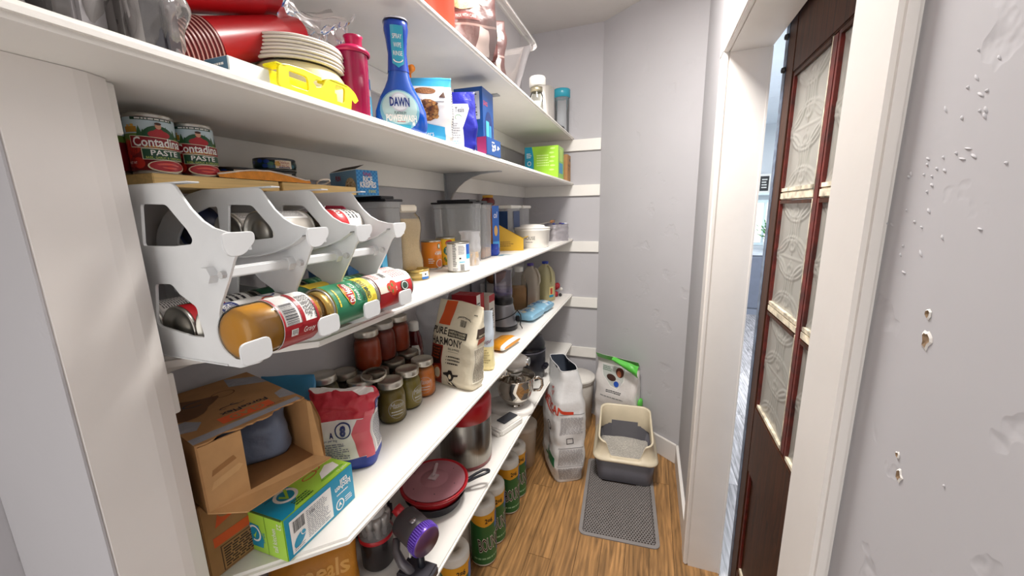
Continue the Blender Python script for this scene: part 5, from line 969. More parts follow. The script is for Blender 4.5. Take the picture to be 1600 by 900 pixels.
# litter box
t = thing('litter_box', 'grey litter box with a cream high-backed rim standing on the mat', 'litter box', (-.082, 2.180, .0062), rz=.07)
GRY = mat('696870', .45); CRM = mat('e3d6bb', .4); wb, db = .150, .170
def rrp(w_, h_, r, n=8): return [(sx*(w_-r)+r*cos(a), sy*(h_-r)+r*sin(a)) for sx, sy, a0 in ((1, 1, 0), (-1, 1, pi/2), (-1, -1, pi), (1, -1, 1.5*pi)) for a in [a0+pi/2*i/n for i in range(n+1)]]
def resamp(P, N):
    L_ = [0]; P = P+[P[0]]
    for a, b in zip(P, P[1:]): L_.append(L_[-1]+math.dist(a, b))
    out = []; j = 0
    for i in range(N):
        s_ = L_[-1]*i/N
        while L_[j+1] < s_: j += 1
        f_ = (s_-L_[j])/max(1e-9, L_[j+1]-L_[j]); out.append((P[j][0]*(1-f_)+P[j+1][0]*f_, P[j][1]*(1-f_)+P[j+1][1]*f_))
    return out
N_ = 160
def loft(g, secs, m, sm=True):
    vs = [V(p) for s_ in secs for p in s_]; n = len(secs[0]); g.add(vs, [(j*n+i, j*n+(i+1) % n, (j+1)*n+(i+1) % n, (j+1)*n+i) for j in range(len(secs)-1) for i in range(n)], m, sm)
def sec(w_, h_, r, z): return [(x, y, z(x, y) if callable(z) else z) for x, y in resamp(rrp(w_, h_, r), N_)]
g = G(); loft(g, [sec(wb*.96, db*.97, .04, 0), sec(wb, db, .045, .006), sec(wb+.014, db+.012, .05, .150), sec(wb+.008, db+.006, .05, .150), sec(wb-.006, db-.006, .045, .01)], GRY); s_ = sec(wb*.96, db*.97, .04, 0); g.add([V(p) for p in s_], [tuple(range(N_))[::-1]], GRY); g.build('tray', t)
def ztop(x, y):
    z = .238+(.072)*min(1, max(0, (y+db)/(2*db)))**.8
    if y < -db*.75: k = max(0, min(1, (abs(x)-.075)/.035)); k = k*k*(3-2*k); z = .160*(1-k)+z*k
    return z
g = G(); tp = lambda d: (lambda x, y: ztop(x, y)+d)
loft(g, [sec(wb+.016, db+.014, .05, .138), sec(wb+.026, db+.024, .055, .140), sec(wb+.028, db+.026, .055, .150), sec(wb+.018, db+.014, .05, .158), sec(wb+.008, db+.004, .05, lambda x, y: min(ztop(x, y)-.002, .175)), sec(wb-.002, db-.004, .05, tp(-.006)), sec(wb+.001, db-.001, .05, tp(0)), sec(wb-.006, db-.008, .05, tp(.001)), sec(wb-.010, db-.012, .045, tp(-.006)), sec(wb-.004, db-.006, .045, lambda x, y: min(ztop(x, y)-.004, .165)), sec(wb+.002, db, .045, .148)], CRM); g.build('rim', t, 'cream rolled rim')
g = G(); g.grid(lambda u, v: V(((u-.5)*2*(wb-.008), (v-.5)*2*(db-.008), .070+.012*noise.noise(V((u*4, v*4, 2)))+.05*max(0, v-.6)*(1-abs(u-.5)))), 40, 40, mat('bdb8b0', .95, kind='litter')); g.build('litter', t, kind='stuff')
g = G(); g.box((-.08, db-.010, .08), (.08, db-.0065, .20), mat('6c6b72', .4), bev=.0012); g.box((-wb+.01, db-.0064, .02), (wb-.01, db-.0045, .215), GRY); g.build('back_panel', t)
# ================================================================== right part of the middle shelf
t = thing('cup_stack', 'stack of clear cups in an open crumpled plastic sleeve', 'cups', (-.641, 1.330, Z3)); g = G(); [g.lathe([(.026+.0005*k, .006*k), (.0275+.0005*k, .006*k+.002), (.026+.0005*k, .006*k+.004)], mat('d9b98a', .3, alpha=.7), 28) for k in range(9)]; g.build('cups', t)
g = G(); g.grid(lambda u, v: (lambda a, r: V((r*cos(a), r*sin(a), .13*v)))(2*pi*u, (.030+.012*v*v)*(1+.22*noise.noise(V((cos(2*pi*u)*2, sin(2*pi*u)*2, v*5))))), 40, 24, mat('e6e6ea', .12, alpha=.35, kind='film'), True, True); g.build('sleeve', t)
for x, y, w_, lb in ((-.830, 1.945, .055, 'clear lidded box behind the yellow display box'), (-.800, 2.12, .09, 'clear box with a white lid and dark blue label in the far corner'), (-.790, 2.32, .08, 'clear box with a white lid farthest along the middle shelf')):
    t = thing('lidded_box', lb, 'container', (x, y, Z3), group='clear boxes with white lids'); g = G(); sqj([(0, .001), (w_*.9, .001), (w_*.95, .2), (w_, .215)], 7)(g, mat('dcdfe2', .12, alpha=.3)); [setattr(g, 'v', [(p[0]*.85, p[1], p[2]) for p in g.v])]; g.build('tub', t)
    g = G(); g.box((-w_*.87, -w_*1.02, .2155), (w_*.87, w_*1.02, .232), WHITE, bev=.004); g.build('lid', t)
    if w_ > .085: g = G(); g.box((w_*.85, -w_*.6, .10), (w_*.86, w_*.6, .20), mat('23406f', .4)); g.box((-w_*.6, -w_*1.0, .10), (w_*.6, -w_*.985, .20), mat('23406f', .4)); g.build('paper_label', t)
t = thing('salsa_jar', 'dark red jar with a yellow lid peeking above the clear bins', 'jar', (-.825, 1.945, Z3+.2325)); g = G(); g.lathe([(0, 0), (.03, 0), (.038, .01), (.038, .025), (.028, .038), (.026, .042)], mat('6a1812', .2), 30); g.build('jar', t); g = G(); g.lathe([(.027, .040), (.029, .041), (.029, .053), (0, .054)], mat('c9982c', .35), 28); g.build('lid', t)
a, b = (0, 0, 0), (.030, .050, .228)
t = carton('cracker_box', 'narrow blue and orange cracker box standing right of the clear bins', a, b, [('end_print', fmap(a, b, 'x'), lambda g: (g.rect(.001, .001, .049, .227, mat('2c62b4', .35), 0), g.text('ol', .025, .185, .03, WL, 1, wd=.025, shear=.2), g.ell(.025, .11, .012, .025, mat('d8a860', .5), 1), g.rect(.001, .03, .049, .06, mat('4aa0dc', .35), 1))), ('side_print', fmap(a, b, 'y'), lambda g: g.rect(.001, .001, .029, .227, mat('c87a34', .4), 0))], edge=mat('c87a34', .45), loc=(-.725, 1.695, Z3), rz=-.35)
# yellow open display box
t = thing('display_box', 'open yellow and brown display box with blue wrappers on the middle shelf', 'box', (-.755, 1.835, Z3), rz=.35); YB_ = mat('cfa428', .4)
Md = Matrix(((1, 0, 0, 0), (0, 0, -1, 0), (0, 1, 0, 0), (0, 0, 0, 1)))
prf = [(0, 0), (.155, 0), (.155, .060), (.03, .130), (0, .130)]
g = G(); g.prism(prf, .0015, YB_, Md); g.prism(prf, .0015, YB_, Matrix.Translation((0, .075, 0)) @ Md); g.box((0, 0, 0), (.155, .074, .0015), mat('7a5636', .7)); g.box((.1535, .0, .0), (.155, .074, .060), YB_); g.box((0, 0, 0), (.0015, .074, .135), mat('7a5636', .7)); g.build('carton', t)
g = G(plane((0, -.0016, 0), (1, 0, 0), (0, 0, 1))); g.lines(.02, .02, .11, .05, 3, mat('8a6a1a', .4), 0, 2); g.build('print', t)
g = G(); g.box((.003, .004, .003), (.128, .070, .035), mat('6a4a30', .7), bev=.003); g.build('contents', t); g = G(); g.add([(.153, .0, .060), (.153, .074, .060), (.185, .070, .072), (.180, .004, .070)], [(0, 1, 2, 3), (3, 2, 1, 0)], YB_); g.build('front_flap', t)
t = thing('candy_wrapper', 'dark blue foil wrapper lying in front of the cracker box', 'wrapper', (-.700, 1.745, Z3), rz=.3) 
t.location = (-.690, 1.640, Z3); g = G(); Bag(.07, .045, .055, n=2.5, seed=12, wr=.006).mesh(g, mat('1c3a9a', .25, kind='film'), 30, 16); g.build('film', t)
g = G(); g.mp = plane((-.655, 1.62, Z3+.0006), (1, .15, 0), (-.15, 1, 0)); g.box((-.655, 1.62, Z3), (-.575, 1.70, Z3+.0006), mat('e4e8e8', .4)); g.rect(.004, .01, .03, .03, TEAL, 1); g.lines(.01, .035, .07, .075, 4, TEAL, 1, 2); tag(g.build('receipt'), 'small white paper slip with teal print on the middle shelf', 'paper')
# crock
t = thing('enamel_crock', 'round white lidded crock with thin black lettering near the shelf end', 'crock', (-.622, 2.090, Z3)); ENM = mat('ece9e2', .2); g = G(); g.lathe([(0, 0), (.088, 0), (.092, .004), (.098, .090), (.101, .093), (.101, .100), (.098, .104), (.096, .104)], ENM, 56); g.build('pot', t)
g = G(); g.lathe([(.099, .104), (.102, .106), (.100, .110), (.072, .113), (.068, .121), (.03, .127), (0, .128)], ENM, 56); g.build('lid', t); g = G(cylmap(.0952, 0, -pi/2+.12)); g.text('HOUSE', 0, .055, .018, INK, 2, wd=.062); g.lines(-.02, .03, .02, .036, 1, INK, 2, 3); g.build('lettering', t)
t = thing('wooden_spoon', 'metal spoon with a wooden handle lying across the crock and the foil pack', 'spoon', (0, 0, 0)); g = G(); g.tube([(-.605, 2.19, Z3+.122), (-.585, 2.36, Z3+.130)], .003, STEEL, 8); g.build('shaft', t); g = G(); g.tube([(-.585, 2.36, Z3+.130), (-.583, 2.38, Z3+.131), (-.578, 2.43, Z3+.132)], [.006, .010, .008], mat('9a6a3c', .5, kind='pine'), 10); g.build('handle', t)
t = thing('foil_pack', 'shiny clear pack of silver foil rolls at the far end of the middle shelf', 'pack', (-.610, 2.575, Z3)); g = G(); g.grid(lambda u, v: (lambda a, k: V((cos(a)*.095*k, sin(a)*.10*k, .108*v)))(2*pi*u, (1+.05*noise.noise(V((cos(2*pi*u)*4, sin(2*pi*u)*4, v*6))))), 60, 16, mat('b8b4b8', .22, .6, kind='film'), True, True); g.lathe([(0, .110), (.09, .108)], mat('8a8aa0', .25, .5, kind='film'), 40); g.build('wrap', t)
g = G(); [g.ball((.075*cos(a), .07*sin(a), .112), .012, mat(c, .3), 8, (1, 1, .4)) for a, c in ((-.5, '3a4a9a'), (.2, 'e8e8f0'), (-1.4, '3a4a9a'), (1.2, '5a3a8a'))]; g.build('printed_film', t)
# ================================================================== second shelf from the top
Z2 = ZS[2]+.0002
CP = mat('a50f16', .3); RIM = mat('d8aaa2', .4)
def sleeve(lb, p, d, n=13, s=1, body=.12):
    d = V(d).normalized(); t = thing('cup_sleeve', lb, 'cups', p, group='stacks of red cups'); t.rotation_mode = 'QUATERNION'; t.rotation_quaternion = d.to_track_quat('Z', 'Y')
    g = G(); g.lathe([(.0425*s, 0), (.041*s, .002), (.036*s, body*.75), (.031*s, body*.78), (.030*s, body), (0, body)], CP, 40); g.build('cup', t)
    for k in range(n):
        g = G(); z = -.0064*k; g.lathe([(.0405*s, z-.006), (.0425*s, z-.005), (.0425*s, z-.0005), (.0405*s, z)], mat('6a1216', .35), 36); g.lathe([(.0425*s, z-.0042), (.0433*s, z-.0038), (.0433*s, z-.0028), (.0425*s, z-.0024)], RIM, 36); g.build('cup_rim', t)
    g = G(); g.lathe([(0, -.0064*n), (.040*s, -.0064*n)], mat('5a1014', .4), 30); g.build('cup_mouth', t)
    return t
t = sleeve('lower stack of red plastic cups lying on the paper plates', (-.655, .462, 1.797), (0.02, .138, .062), s=.86, body=.17)
sleeve('upper stack of red plastic cups above the lower one', (-.665, .425, 1.864), (0.02, .15, .045), s=.86, body=.17)
sleeve('stack of red cups at the far left beside the clear bags', (-.740, .345, 1.81), (.0, .02, .12), n=8, s=.8)
sleeve('red cup stack behind, only its clear-wrapped end showing', (-.735, .680, 1.83), (.30, .55, .05), n=4, s=.8, body=.10)
t = thing('plastic_wrap', 'crumpled clear plastic wrap knotted over the red cups', 'wrap', (-.645, .630, 1.90)); FILM = glass('e8e2e2', .22, .1, .12)
g = G(); g.grid(lambda u, v: (lambda a: V((cos(a)*(.045-.03*sin(pi*v))*(1+.4*noise.noise(V((cos(a)*2, v*5, sin(a)*2)))), (v-.45)*.15, sin(a)*(.042-.026*sin(pi*v))*(1+.4*noise.noise(V((cos(a)*3, v*4, 5))))-.002)))(2*pi*u), 36, 30, FILM, True, True); g.build('film', t)
g = G(); g.grid(lambda u, v: V((-.02+.06*u+.012*noise.noise(V((u*5, v*5, 1))), .02+.09*v, -.02+.055*u*v+.03*noise.noise(V((u*4, v*4, 7))))), 20, 20, glass('f2eeee', .30, .1, .1)); g.build('loose_end', t)
t = thing('plate_tub', 'cream plastic bowl upside down under the paper plates', 'bowl', (-.628, .602, Z2)); g = G(); g.lathe([(.072, 0), (.078, .002), (.080, .03), (.078, .060), (.070, .072), (0, .074)], mat('e6dcae', .45), 48); g.build('bowl', t)
for k in range(7):
    t = thing('paper_plate', ('lowest', 'second', 'third', 'fourth', 'fifth', 'sixth', 'topmost')[k]+' white paper plate of the stack under the red cups, counted from the bottom', 'plate', (-.630+.0012*(k % 3), .602, Z2+.0745+.0055*k), rz=k*1.1, group='paper plates')
    g = G(); g.lathe([(0, .012), (.050, .012), (.060, .006), (.074, 0), (.080, 0), (.081, .0012), (.080, .0036), (.064, .0095), (.052, .0145), (0, .0145)], mat('e6dfd6', .6), 48); g.build('plate', t)
    g = G(); R = random.Random(k)
    for _ in range(14):
        a = R.uniform(0, 6.28); l = R.uniform(.08, .3); g.tube([(.0803*cos(a+l*i/4), .0803*sin(a+l*i/4), .0012) for i in range(5)], .0005, mat('4a4440', .6), 4)
    g.build('rim_print', t, kind='stuff')
a, b = (0, 0, 0), (.045, .060, .024)
carton('index_card_box', 'small white and blue box at the shelf edge below the red cups', a, b, [('side_print', fmap(a, b, 'x'), lambda g: g.rect(.001, .001, .059, .023, mat('e9ece4', .6), 0)), ('end_print', fmap(a, b, 'y'), lambda g: (g.rect(.001, .001, .044, .023, mat('4d6f86', .5), 0), g.lines(.005, .005, .04, .018, 2, WL, 1, 2)))], edge=mat('dfe6e6', .5), loc=(-.580, .400, Z2))
# yellow holder
t = thing('yellow_holder', 'bright yellow plastic bag holder clipped at the shelf edge', 'holder', (0, 0, 0)); YH = mat('f2e41a', .3)
o_ = [(.465, 1.752), (.482, 1.756), (.509, 1.758), (.543, 1.756), (.544, 1.751), (.532, 1.750), (.525, 1.744), (.531, 1.738), (.545, 1.741), (.553, 1.753), (.561, 1.759), (.576, 1.761), (.606, 1.759), (.622, 1.751), (.628, 1.741), (.622, 1.736), (.616, 1.740), (.611, 1.739), (.607, 1.7215), (.598, 1.7215), (.566, 1.7215), (.519, 1.7215), (.479, 1.7215), (.460, 1.7215)]
v3, f3 = panel2d(o_, [[(.480, 1.749), (.516, 1.749), (.516, 1.727), (.480, 1.727)], [(.573, 1.754), (.597, 1.754), (.592, 1.727), (.568, 1.727)]], .004); g = G(); g.add([V((-.522+p.z, p.x, p.y)) for p in v3], [f[::-1] for f in f3], YH); g.build('front_frame', t)
g = G(); g.box((-.548, .460, 1.7505), (-.520, .478, 1.7545), YH, bev=.0015); g.box((-.548, .560, 1.7555), (-.520, .605, 1.7595), YH, bev=.0015); g.box((-.550, .462, 1.7215), (-.546, .605, 1.750), YH, bev=.0015) ; g.build('back_bracket', t)
# shaker bottle
t = thing('shaker_bottle', 'magenta shaker bottle with a spout lid behind the yellow holder', 'bottle', (-.566, .676, Z2), rz=.2); MG_ = mat('a01048', .2, alpha=.88); MGl = mat('b8124f', .3)
g = G(); g.lathe([(0, 0), (.024, 0), (.026, .004), (.0295, .118), (.0295, .122)], MG_, 40); g.build('cup', t); g = G(); g.lathe([(0, .003), (.0225, .003), (.0262, .08), (0, .081)], mat('6a0a28', .3), 30); g.build('drink', t)
g = G(); g.lathe([(.0315, .118), (.034, .119), (.034, .124), (.030, .128), (.024, .132), (0, .133)], MGl, 40); g.lathe([(.015, .130), (.016, .147), (.018, .151), (.0, .152)], MGl, 24, Matrix.Translation((.006, 0, 0))); g.build('lid', t)
t = thing('wipes_tube', 'light blue and white printed tube beside the blue spray bottle', 'tube', (-.640, .770, Z2), rz=.6); g = G(); g.lathe([(0, 0), (.030, 0), (.030, .115), (.026, .120), (0, .121)], WL, 30); g.build('tube', t); g = G(cylmap(.0302, 0, -pi/2+.3)); g.rect(-.05, .004, .05, .075, mat('5fc0e4', .35), 0); g.rect(-.05, .09, .05, .112, mat('2a78c0', .35), 0); g.lines(-.03, .02, .03, .07, 5, WL, 1, 2); g.rect(.0, .05, .02, .07, mat('c8b088', .5), 2); g.build('print', t)
# blue dish spray
t = thing('dish_spray', 'blue dish spray bottle with a rounded belly and oval label', 'bottle', (-.572, .838, Z2), rz=.66); DBL = mat('1450b4', .12, spec=.9)
def lo(pr, n=2.6, m=DBL, nm='bottle', nu=48):
    g = G(); g.grid(lambda u, v: (lambda k: V((spw(cos(2*pi*u), 2/n)*pr[k][1], spw(sin(2*pi*u), 2/n)*pr[k][2]+pr[k][3], pr[k][0])))(int(round(v*(len(pr)-1)))), nu, len(pr)-1, m, True, True); return g.build(nm, t)
bp_ = [(0, 0, 0, 0), (0, .050, .022, 0), (.004, .056, .026, 0), (.02, .060, .030, 0), (.05, .058, .030, 0), (.08, .047, .027, 0), (.10, .035, .024, 0), (.118, .027, .022, 0), (.135, .0235, .021, 0)]
lo(bp_); hp = [(.1352, .0245, .022, 0), (.15, .023, .021, 0), (.175, .021, .022, -.002), (.205, .024, .026, -.006), (.222, .027, .028, -.010), (.234, .026, .027, -.010), (.238, .020, .020, -.010), (.239, 0, 0, -.010)]
lo(hp, m=mat('1c44a8', .25), nm='spray_head'); lo([(.2375, .0275, .0285, -.010), (.2405, .0265, .0275, -.010), (.2415, 0, 0, -.010)], m=mat('d8d8e4', .3), nm='top_cap')
def dmap(u, v, d):
    P_ = bp_+hp; k = 0
    for k in range(1, len(P_)-1):
        if P_[k][0] <= v <= P_[k+1][0]: break
    f_ = (v-P_[k][0])/max(1e-6, P_[k+1][0]-P_[k][0]); w_, dp, oy = (P_[k][i]*(1-f_)+P_[k+1][i]*f_ for i in (1, 2, 3)); c = max(-.98, min(.98, u/w_)); return V((u, -dp*(1-abs(c)**2.6)**(1/2.6)+oy-d*1.5, v))
g = G(dmap); TL2 = mat('2f9fbc', .3); g.ell(-.004, .048, .044, .045, mat('7ab4c8', .3), 1, 30); g.ell(-.004, .054, .039, .036, mat('b4d4d4', .3), 2, 30); g.ring(-.004, .066, .021, .021, .003, mat('c8ccd8', .3), 3); g.ell(-.004, .066, .018, .018, mat('dfe8ee', .3), 4); g.text('DAWN', -.004, .066, .019, mat('16307c', .3), 7, wd=.044, bold=.03)
g.text('PLATINUM', -.004, .042, .006, INK, 5, wd=.026); g.text('POWERWASH', -.002, .031, .014, WL, 6, wd=.068, bold=.03); g.lines(-.012, .021, .012, .025, 1, RED, 5, 2); g.rect(-.026, .010, .018, .017, TL2, 3); g.rect(.022, .016, .028, .023, WL, 4)
g.build('belly_label', t); g = G(dmap); g.poly([(-.013, .150), (0, .141), (.013, .150), (.014, .222), (-.014, .222)], TL2, 2); g.text('SPRAY', 0, .202, .009, WL, 4, wd=.020); g.text('WIPE', 0, .186, .009, WL, 4, wd=.017); g.text('RINSE', 0, .170, .009, WL, 4, wd=.020); g.ring(0, .158, .011, .007, .002, WL, 4, 16, pi, 2*pi); g.build('neck_label', t)
t = thing('spray_cleaner', 'light blue cleaner bottle with an orange trigger behind the dish spray', 'bottle', (-.665, 1.000, Z2), rz=.4)
lo([(0, 0, 0, 0), (0, .03, .02, 0), (.01, .036, .026, 0), (.07, .036, .026, 0), (.12, .018, .016, 0), (.15, .013, .013, 0)], m=mat('4aa8dc', .2), nm='bottle'); g = G(); g.tube([(0, 0, .15), (0, 0, .185), (.01, -.012, .20), (.03, -.035, .198)], [.012, .013, .013, .009], ORG, 12); g.box((.014, -.03, .150), (.024, -.018, .192), ORG, bev=.003); g.build('trigger_head', t); g = G(plane((0, -.0268, 0), (1, 0, 0), (0, 0, 1))); g.rect(-.028, .02, .028, .07, WL, 0); g.text('7', .01, .05, .02, NAVY, 1, wd=.012, bold=.03); g.build('paper_label', t)
# oat cookie bag
t = thing('cookie_bag', 'white and blue snack bag with oat cluster pictures beside the dish spray', 'bag', (-.566, .975, Z2), rz=.42)
bg = Bag(.105, .060, .165, n=4, seed=101, wr=.003); g = G(); bg.mesh(g, WL, 56, 40, band=lambda t: mat('3aa5d4', .35) if t > .86 else None); g.build('bag', t); COOK = mat('8a5428', .7, kind='oats'); R = random.Random(5)
g = G(bg.front()); g.poly([(-.052, .002), (.035, .002), (.034, .035), (0, .042), (-.052, .055)], mat('3aa5d4', .35), 1); g.rect(-.05, .1, .035, .14, mat('f0ece6', .4), 1); g.ell(-.015, .128, .026, .009, COOK, 2, 18); g.ell(-.01, .078, .028, .028, COOK, 2, 14)
for _ in range(50): g.ell(-.01+R.uniform(-.024, .024), .078+R.uniform(-.024, .024), R.uniform(.003, .006), R.uniform(.002, .004), mat(R.choice(('b8783a', 'd09a54', '5a3018', 'c08844')), .6), 3, 8)
g.poly([(.018, .110), (.036, .108), (.032, .125)], mat('4a2a1c', .4), 3); g.text('clusters', -.02, .02, .012, WL, 2, wd=.05); g.build('print', t)
g = G(bg.end(1)); g.lines(-.020, .01, .022, .125, 18, mat('6a6a70', .6), 1, 7, .5, .2); g.build('side_print', t)
t = thing('tea_bag_pouch', 'dark blue and white pouch with script lettering beside the cookie bag', 'bag', (-.562, 1.112, Z2), rz=.46)
bg = Bag(.110, .05, .165, n=4, seed=111, wr=.004); g = G(); bg.mesh(g, mat('20259a', .3, kind='film'), 56, 40); g.build('bag', t); g = G(bg.front()); g.poly([(-.050, .002), (.018, .002), (.012, .06), (.036, .115), (.034, .128), (-.050, .128)], mat('e4e4e8', .35), 1); g.text('Pure Teals', -.008, .112, .014, INK, 2, wd=.055, shear=.3); g.ring(.0, .090, .010, .008, .0015, mat('4a8a4a', .4), 2, 16, 0, 4); g.lines(-.045, .03, .008, .075, 7, mat('9a9aa2', .6), 2, 3); g.lines(-.045, .008, .012, .026, 3, mat('7ab0d8', .6), 2, 3); g.build('print', t)
a, b = (0, 0, 0), (.105, .115, .235); DBX = mat('1c4f94', .35)
t = carton('detergent_box', 'tall dark blue box of dishwasher packs beside the pouch', a, b, [('front_print', fmap(a, b, 'y'), lambda g: (g.rect(.001, .10, .104, .234, DBX, 0), g.rect(.006, .13, .095, .22, mat('c8ccd4', .4), 1), g.lines(.01, .14, .09, .215, 9, INK, 2, 3))), ('side_print', fmap(a, b, 'x'), lambda g: (g.rect(.001, .001, .114, .234, DBX, 0), g.ell(.06, .10, .042, .065, mat('16306c', .3), 1), g.rect(.03, .02, .06, .13, mat('4ac0e4', .3), 2), g.rect(.065, .03, .085, .12, mat('2f8fd0', .3), 2), g.text('pacs', .03, .19, .02, mat('d8504a', .4), 1, wd=.04)))], edge=DBX, loc=(-.700, 1.335, Z2), rz=.06)
t.location = (-.668, 1.300, Z2)
a, b = (0, 0, 0), (.035, .125, .055)
carton('pods_box', 'small blue box with white numbers at the shelf edge before the detergent box', a, b, [('side_print', fmap(a, b, 'x'), lambda g: (g.rect(.001, .001, .124, .054, DBX, 0), g.text('136', .055, .028, .020, WL, 1, wd=.032, rot=-pi/2, bold=.03), g.text('4', .100, .030, .022, WL, 1, wd=.014, rot=-pi/2+.3, bold=.04), g.lines(.068, .008, .080, .048, 1, WL, 1, 2))), ('end_print', fmap(a, b, 'y'), lambda g: g.poly([(.001, .001), (.034, .001), (.034, .054), (.001, .054)], mat('a8386a', .4), 0))], edge=DBX, loc=(-.548, 1.215, Z2))
g = G(); g.box((-.58, 1.42, Z2), (-.53, 1.52, Z2+.002), WL); tag(g.build('paper_flyer'), 'thin paper flyer lying at the shelf edge beyond the blue boxes', 'paper')
a, b = (0, 0, 0), (.205, .145, .185)
def gb(g):
    g.rect(.001, .001, .055, .184, TQ, 0); g.poly([(.055, .001), (.204, .001), (.204, .184), (.045, .184), (.06, .1)], mat('9ccf3c', .35), 1); g.ring(.028, .09, .012, .013, .003, WL, 2); g.lines(.012, .12, .045, .15, 3, WL, 2, 2); g.lines(.075, .07, .15, .14, 5, mat('d4ec9a', .4), 2, 4, .4, .1)
    for k in range(6): g.ell(.165+.006*(k % 2), .05+.024*k, .016, .005, mat('c4e884', .4), 2, 12)
carton('garbage_bag_box', 'lime green and teal box near the far end of the second shelf', a, b, [('front_print', fmap(a, b, 'y'), gb), ('side_print', fmap(a, b, 'x'), lambda g: (g.rect(.001, .001, .144, .184, mat('8cc440', .35), 0), g.rect(.02, .03, .12, .09, TQ, 1), g.rect(.03, .1, .11, .17, mat('b8dc6a', .4), 1)))], edge=mat('8cc440', .4), loc=(-.728, 2.305, Z2))
a, b = (0, 0, 0), (.12, .10, .165)
carton('kraft_box', 'small kraft cardboard box right behind the lime green box', a, b, [('side_print', fmap(a, b, 'x'), lambda g: (g.text('FRAGILE', .05, .10, .016, INK, 0, wd=.07), g.text('BOX 2', .045, .075, .016, INK, 0, wd=.05), g.ell(.07, .135, .016, .01, BLACK, 1)))], edge=KRAFT, loc=(-.64, 2.56, Z2))
# clear bags at the far left
for x, y, c, s_, lb, ds in ((-.60, .205, 'b8b4b2', 1, 'clear bag of grey foil packs nearest the camera on the upper shelf', '5a5458'), (-.62, .275, 'a8a4a8', 2, 'clear crinkled bag with dark packets in the upper left corner', '2c2a30'), (-.60, .342, 'c4b4b0', 3, 'clear bag with pinkish stripes beside the red cup stacks', '4a4a52')):
    t = thing('clear_bag', lb, 'bag', (x, y, Z2), rz=.2, group='clear zip bags'); g = G(); Bag(.105, .050, .20, n=4, seed=120+s_, wr=.009, fr=45).mesh(g, glass('dcd8d6', .16, .1, .08), 60, 44); g.build('film', t)
    R = random.Random(s_*5)
    for k in range(5): g = G(); M_ = Matrix.Translation((-.036+.018*k, R.uniform(-.008, .008), .003)) @ Matrix.Rotation(R.uniform(-.5, .5), 4, 'Z') @ Matrix.Rotation(R.uniform(-.12, .12), 4, 'Y'); g.box((-.012, -.018, 0), (.012, .018, R.uniform(.12, .16)), mat(R.choice((ds, '8d8a8c', 'b9b4b2', '3a383e', 'a88e88')), .3, .2), M_, bev=.004); g.build('foil_pack', t)
# ================================================================== topmost shelf
Z1 = ZS[1]+.0002
t = thing('orange_pitcher', 'tall orange-red plastic pitcher on the topmost shelf', 'pitcher', (-.580, 1.050, Z1)); g = G(); g.lathe([(0, 0), (.044, 0), (.047, .004), (.053, .22), (.055, .222), (.052, .222), (.046, .01)], mat('e8503a', .35, alpha=.97), 48); g.build('cup', t); g = G(); g.tube([(-.04, .035, .18), (-.06, .06, .17), (-.06, .06, .08), (-.035, .03, .06)], .006, mat('e8503a', .35), 10); g.build('handle', t)
t = thing('clear_tub', 'big translucent plastic tub of snack bags on the topmost shelf', 'container', (-.648, 1.400, Z1)); TB = glass('d8d2d0', .10)
def rsec(w_, h_, r, z): return [(x, y, z) for x, y in resamp(rrp(w_, h_, r), 100)]
g = G(); loft(g, [rsec(.125, .215, .05, .001), rsec(.132, .225, .055, .008), rsec(.172, .280, .05, .186)], TB); g.add([V(p) for p in rsec(.125, .215, .05, .001)], [tuple(range(100))[::-1]], TB); g.build('tub', t)
g = G(); loft(g, [rsec(.172, .280, .05, .184), rsec(.182, .290, .055, .186), rsec(.187, .295, .058, .168), rsec(.185, .293, .056, .168), rsec(.180, .288, .054, .183)], glass('e4e0de', .45)); g.build('rim', t)
SB = mat('431a15', .35, kind='film')
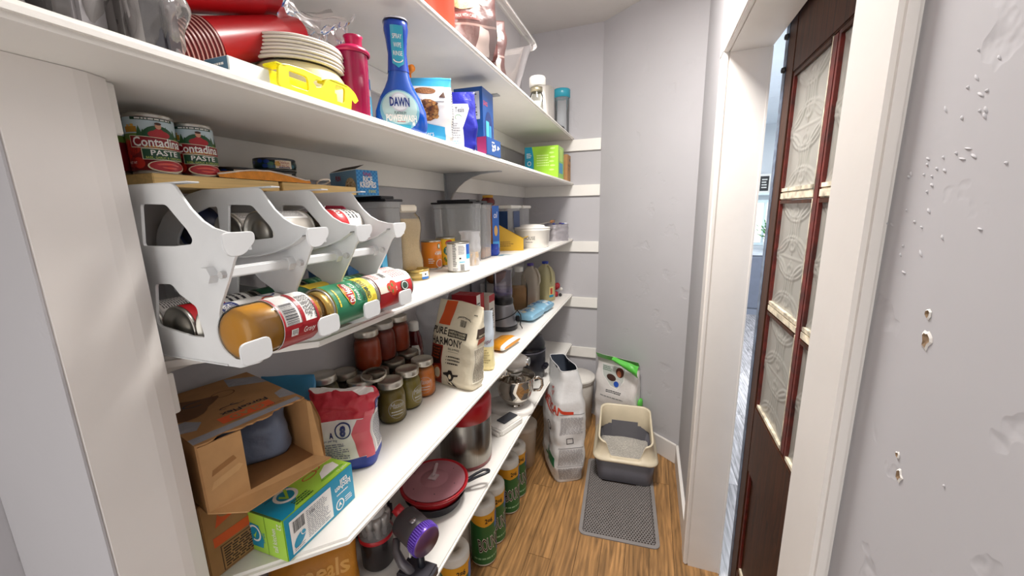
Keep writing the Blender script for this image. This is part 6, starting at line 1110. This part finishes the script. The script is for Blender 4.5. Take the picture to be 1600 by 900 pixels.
for i, (x, y, rz, w_, h_, lb) in enumerate(((-.585, 1.275, .55, .17, .235, 'maroon snack bag nearest the pitcher in the clear tub'), (-.640, 1.40, .45, .18, .25, 'maroon snack bag in the middle of the clear tub'), (-.620, 1.53, .5, .12, .235, 'narrow maroon snack bag at the far end of the clear tub'))):
    t = thing('snack_bag', lb, 'bag', (x, y, Z1+.004), rz=rz, group='maroon snack bags'); bg = Bag(w_, .055, h_, n=3, seed=140+i, wr=.006); g = G(); bg.mesh(g, SB, 50, 36, band=lambda t: mat('8a7068', .35) if .42 < t < .44 else None); g.build('bag', t)
    g = G(bg.front()); g.poly([(-.03, h_-.075), (.01, h_-.060), (.045, h_-.075), (.045, h_-.045), (.01, h_-.028), (-.03, h_-.045)], mat('b8aca6', .4), 1); g.text('W', .008, h_-.055, .014, INK, 2, wd=.016); g.rect(-w_*.36, .115, w_*.2, .135, mat('7a3a36', .4), 1); g.text('MADE WITH CARE', -.015, .125, .009, WL, 2, wd=.07); g.ell(-.02, .165, .045, .022, mat('c89464', .6, kind='oats'), 1); g.poly([(w_*.1, .02), (w_*.35, .01), (w_*.35, .09), (w_*.18, .1)], mat('a89a94', .4), 1); g.build('print', t)
t = thing('small_glass_jar', 'small glass jar with a metal lid beside the clear tub', 'jar', (-.566, 2.000, Z1)); g = G(); g.lathe([(0, .001), (.030, .001), (.034, .006), (.034, .075), (.026, .095), (.026, .10)], JGL, 32); g.build('glass', t); g = G(); g.lathe([(.0265, .096), (.030, .098), (.030, .118), (0, .119)], mat('a8a088', .35, .8), 30); g.build('lid', t); g = G(); g.lathe([(0, .004), (.031, .004), (.031, .05), (0, .051)], mat('e8e4de', .6), 28); g.build('contents', t)
t = thing('milk_frother', 'brushed steel and white cylinder appliance on the topmost shelf', 'appliance', (-.600, 2.235, Z1)); g = G(); g.lathe([(0, 0), (.066, 0), (.068, .01), (.068, .175), (.062, .182), (0, .183)], mat('c4c0ba', .3, .7, kind='brushed'), 44); g.build('body', t); g = G(); g.lathe([(0, .184), (.045, .184), (.045, .225), (.040, .232), (0, .233)], WHITE, 36, Matrix.Translation((-.018, -.03, 0))); g.build('cap', t)
g = G(); g.tube([(.03, .06, .02), (.05, .09, .025), (.065, .12, .015), (.075, .16, .006), (.068, .20, .005)], .0028, BLACK, 8); g.box((.055, .195, .001), (.080, .225, .016), BLACK, bev=.004); g.build('power_cord', t)
t = thing('clear_canister', 'tall clear canister with a teal lid at the end of the topmost shelf', 'canister', (-.568, 2.600, Z1)); g = G(); g.lathe([(0, .001), (.044, .001), (.046, .005), (.048, .25), (.050, .252)], glass('eef2f4', .16), 44); g.build('cup', t); g = G(); g.lathe([(.047, .215), (.0525, .218), (.0535, .262), (.050, .266), (.046, .264), (.044, .235), (0, .233)], mat('2f9db4', .25, alpha=.85), 44); g.build('lid', t)
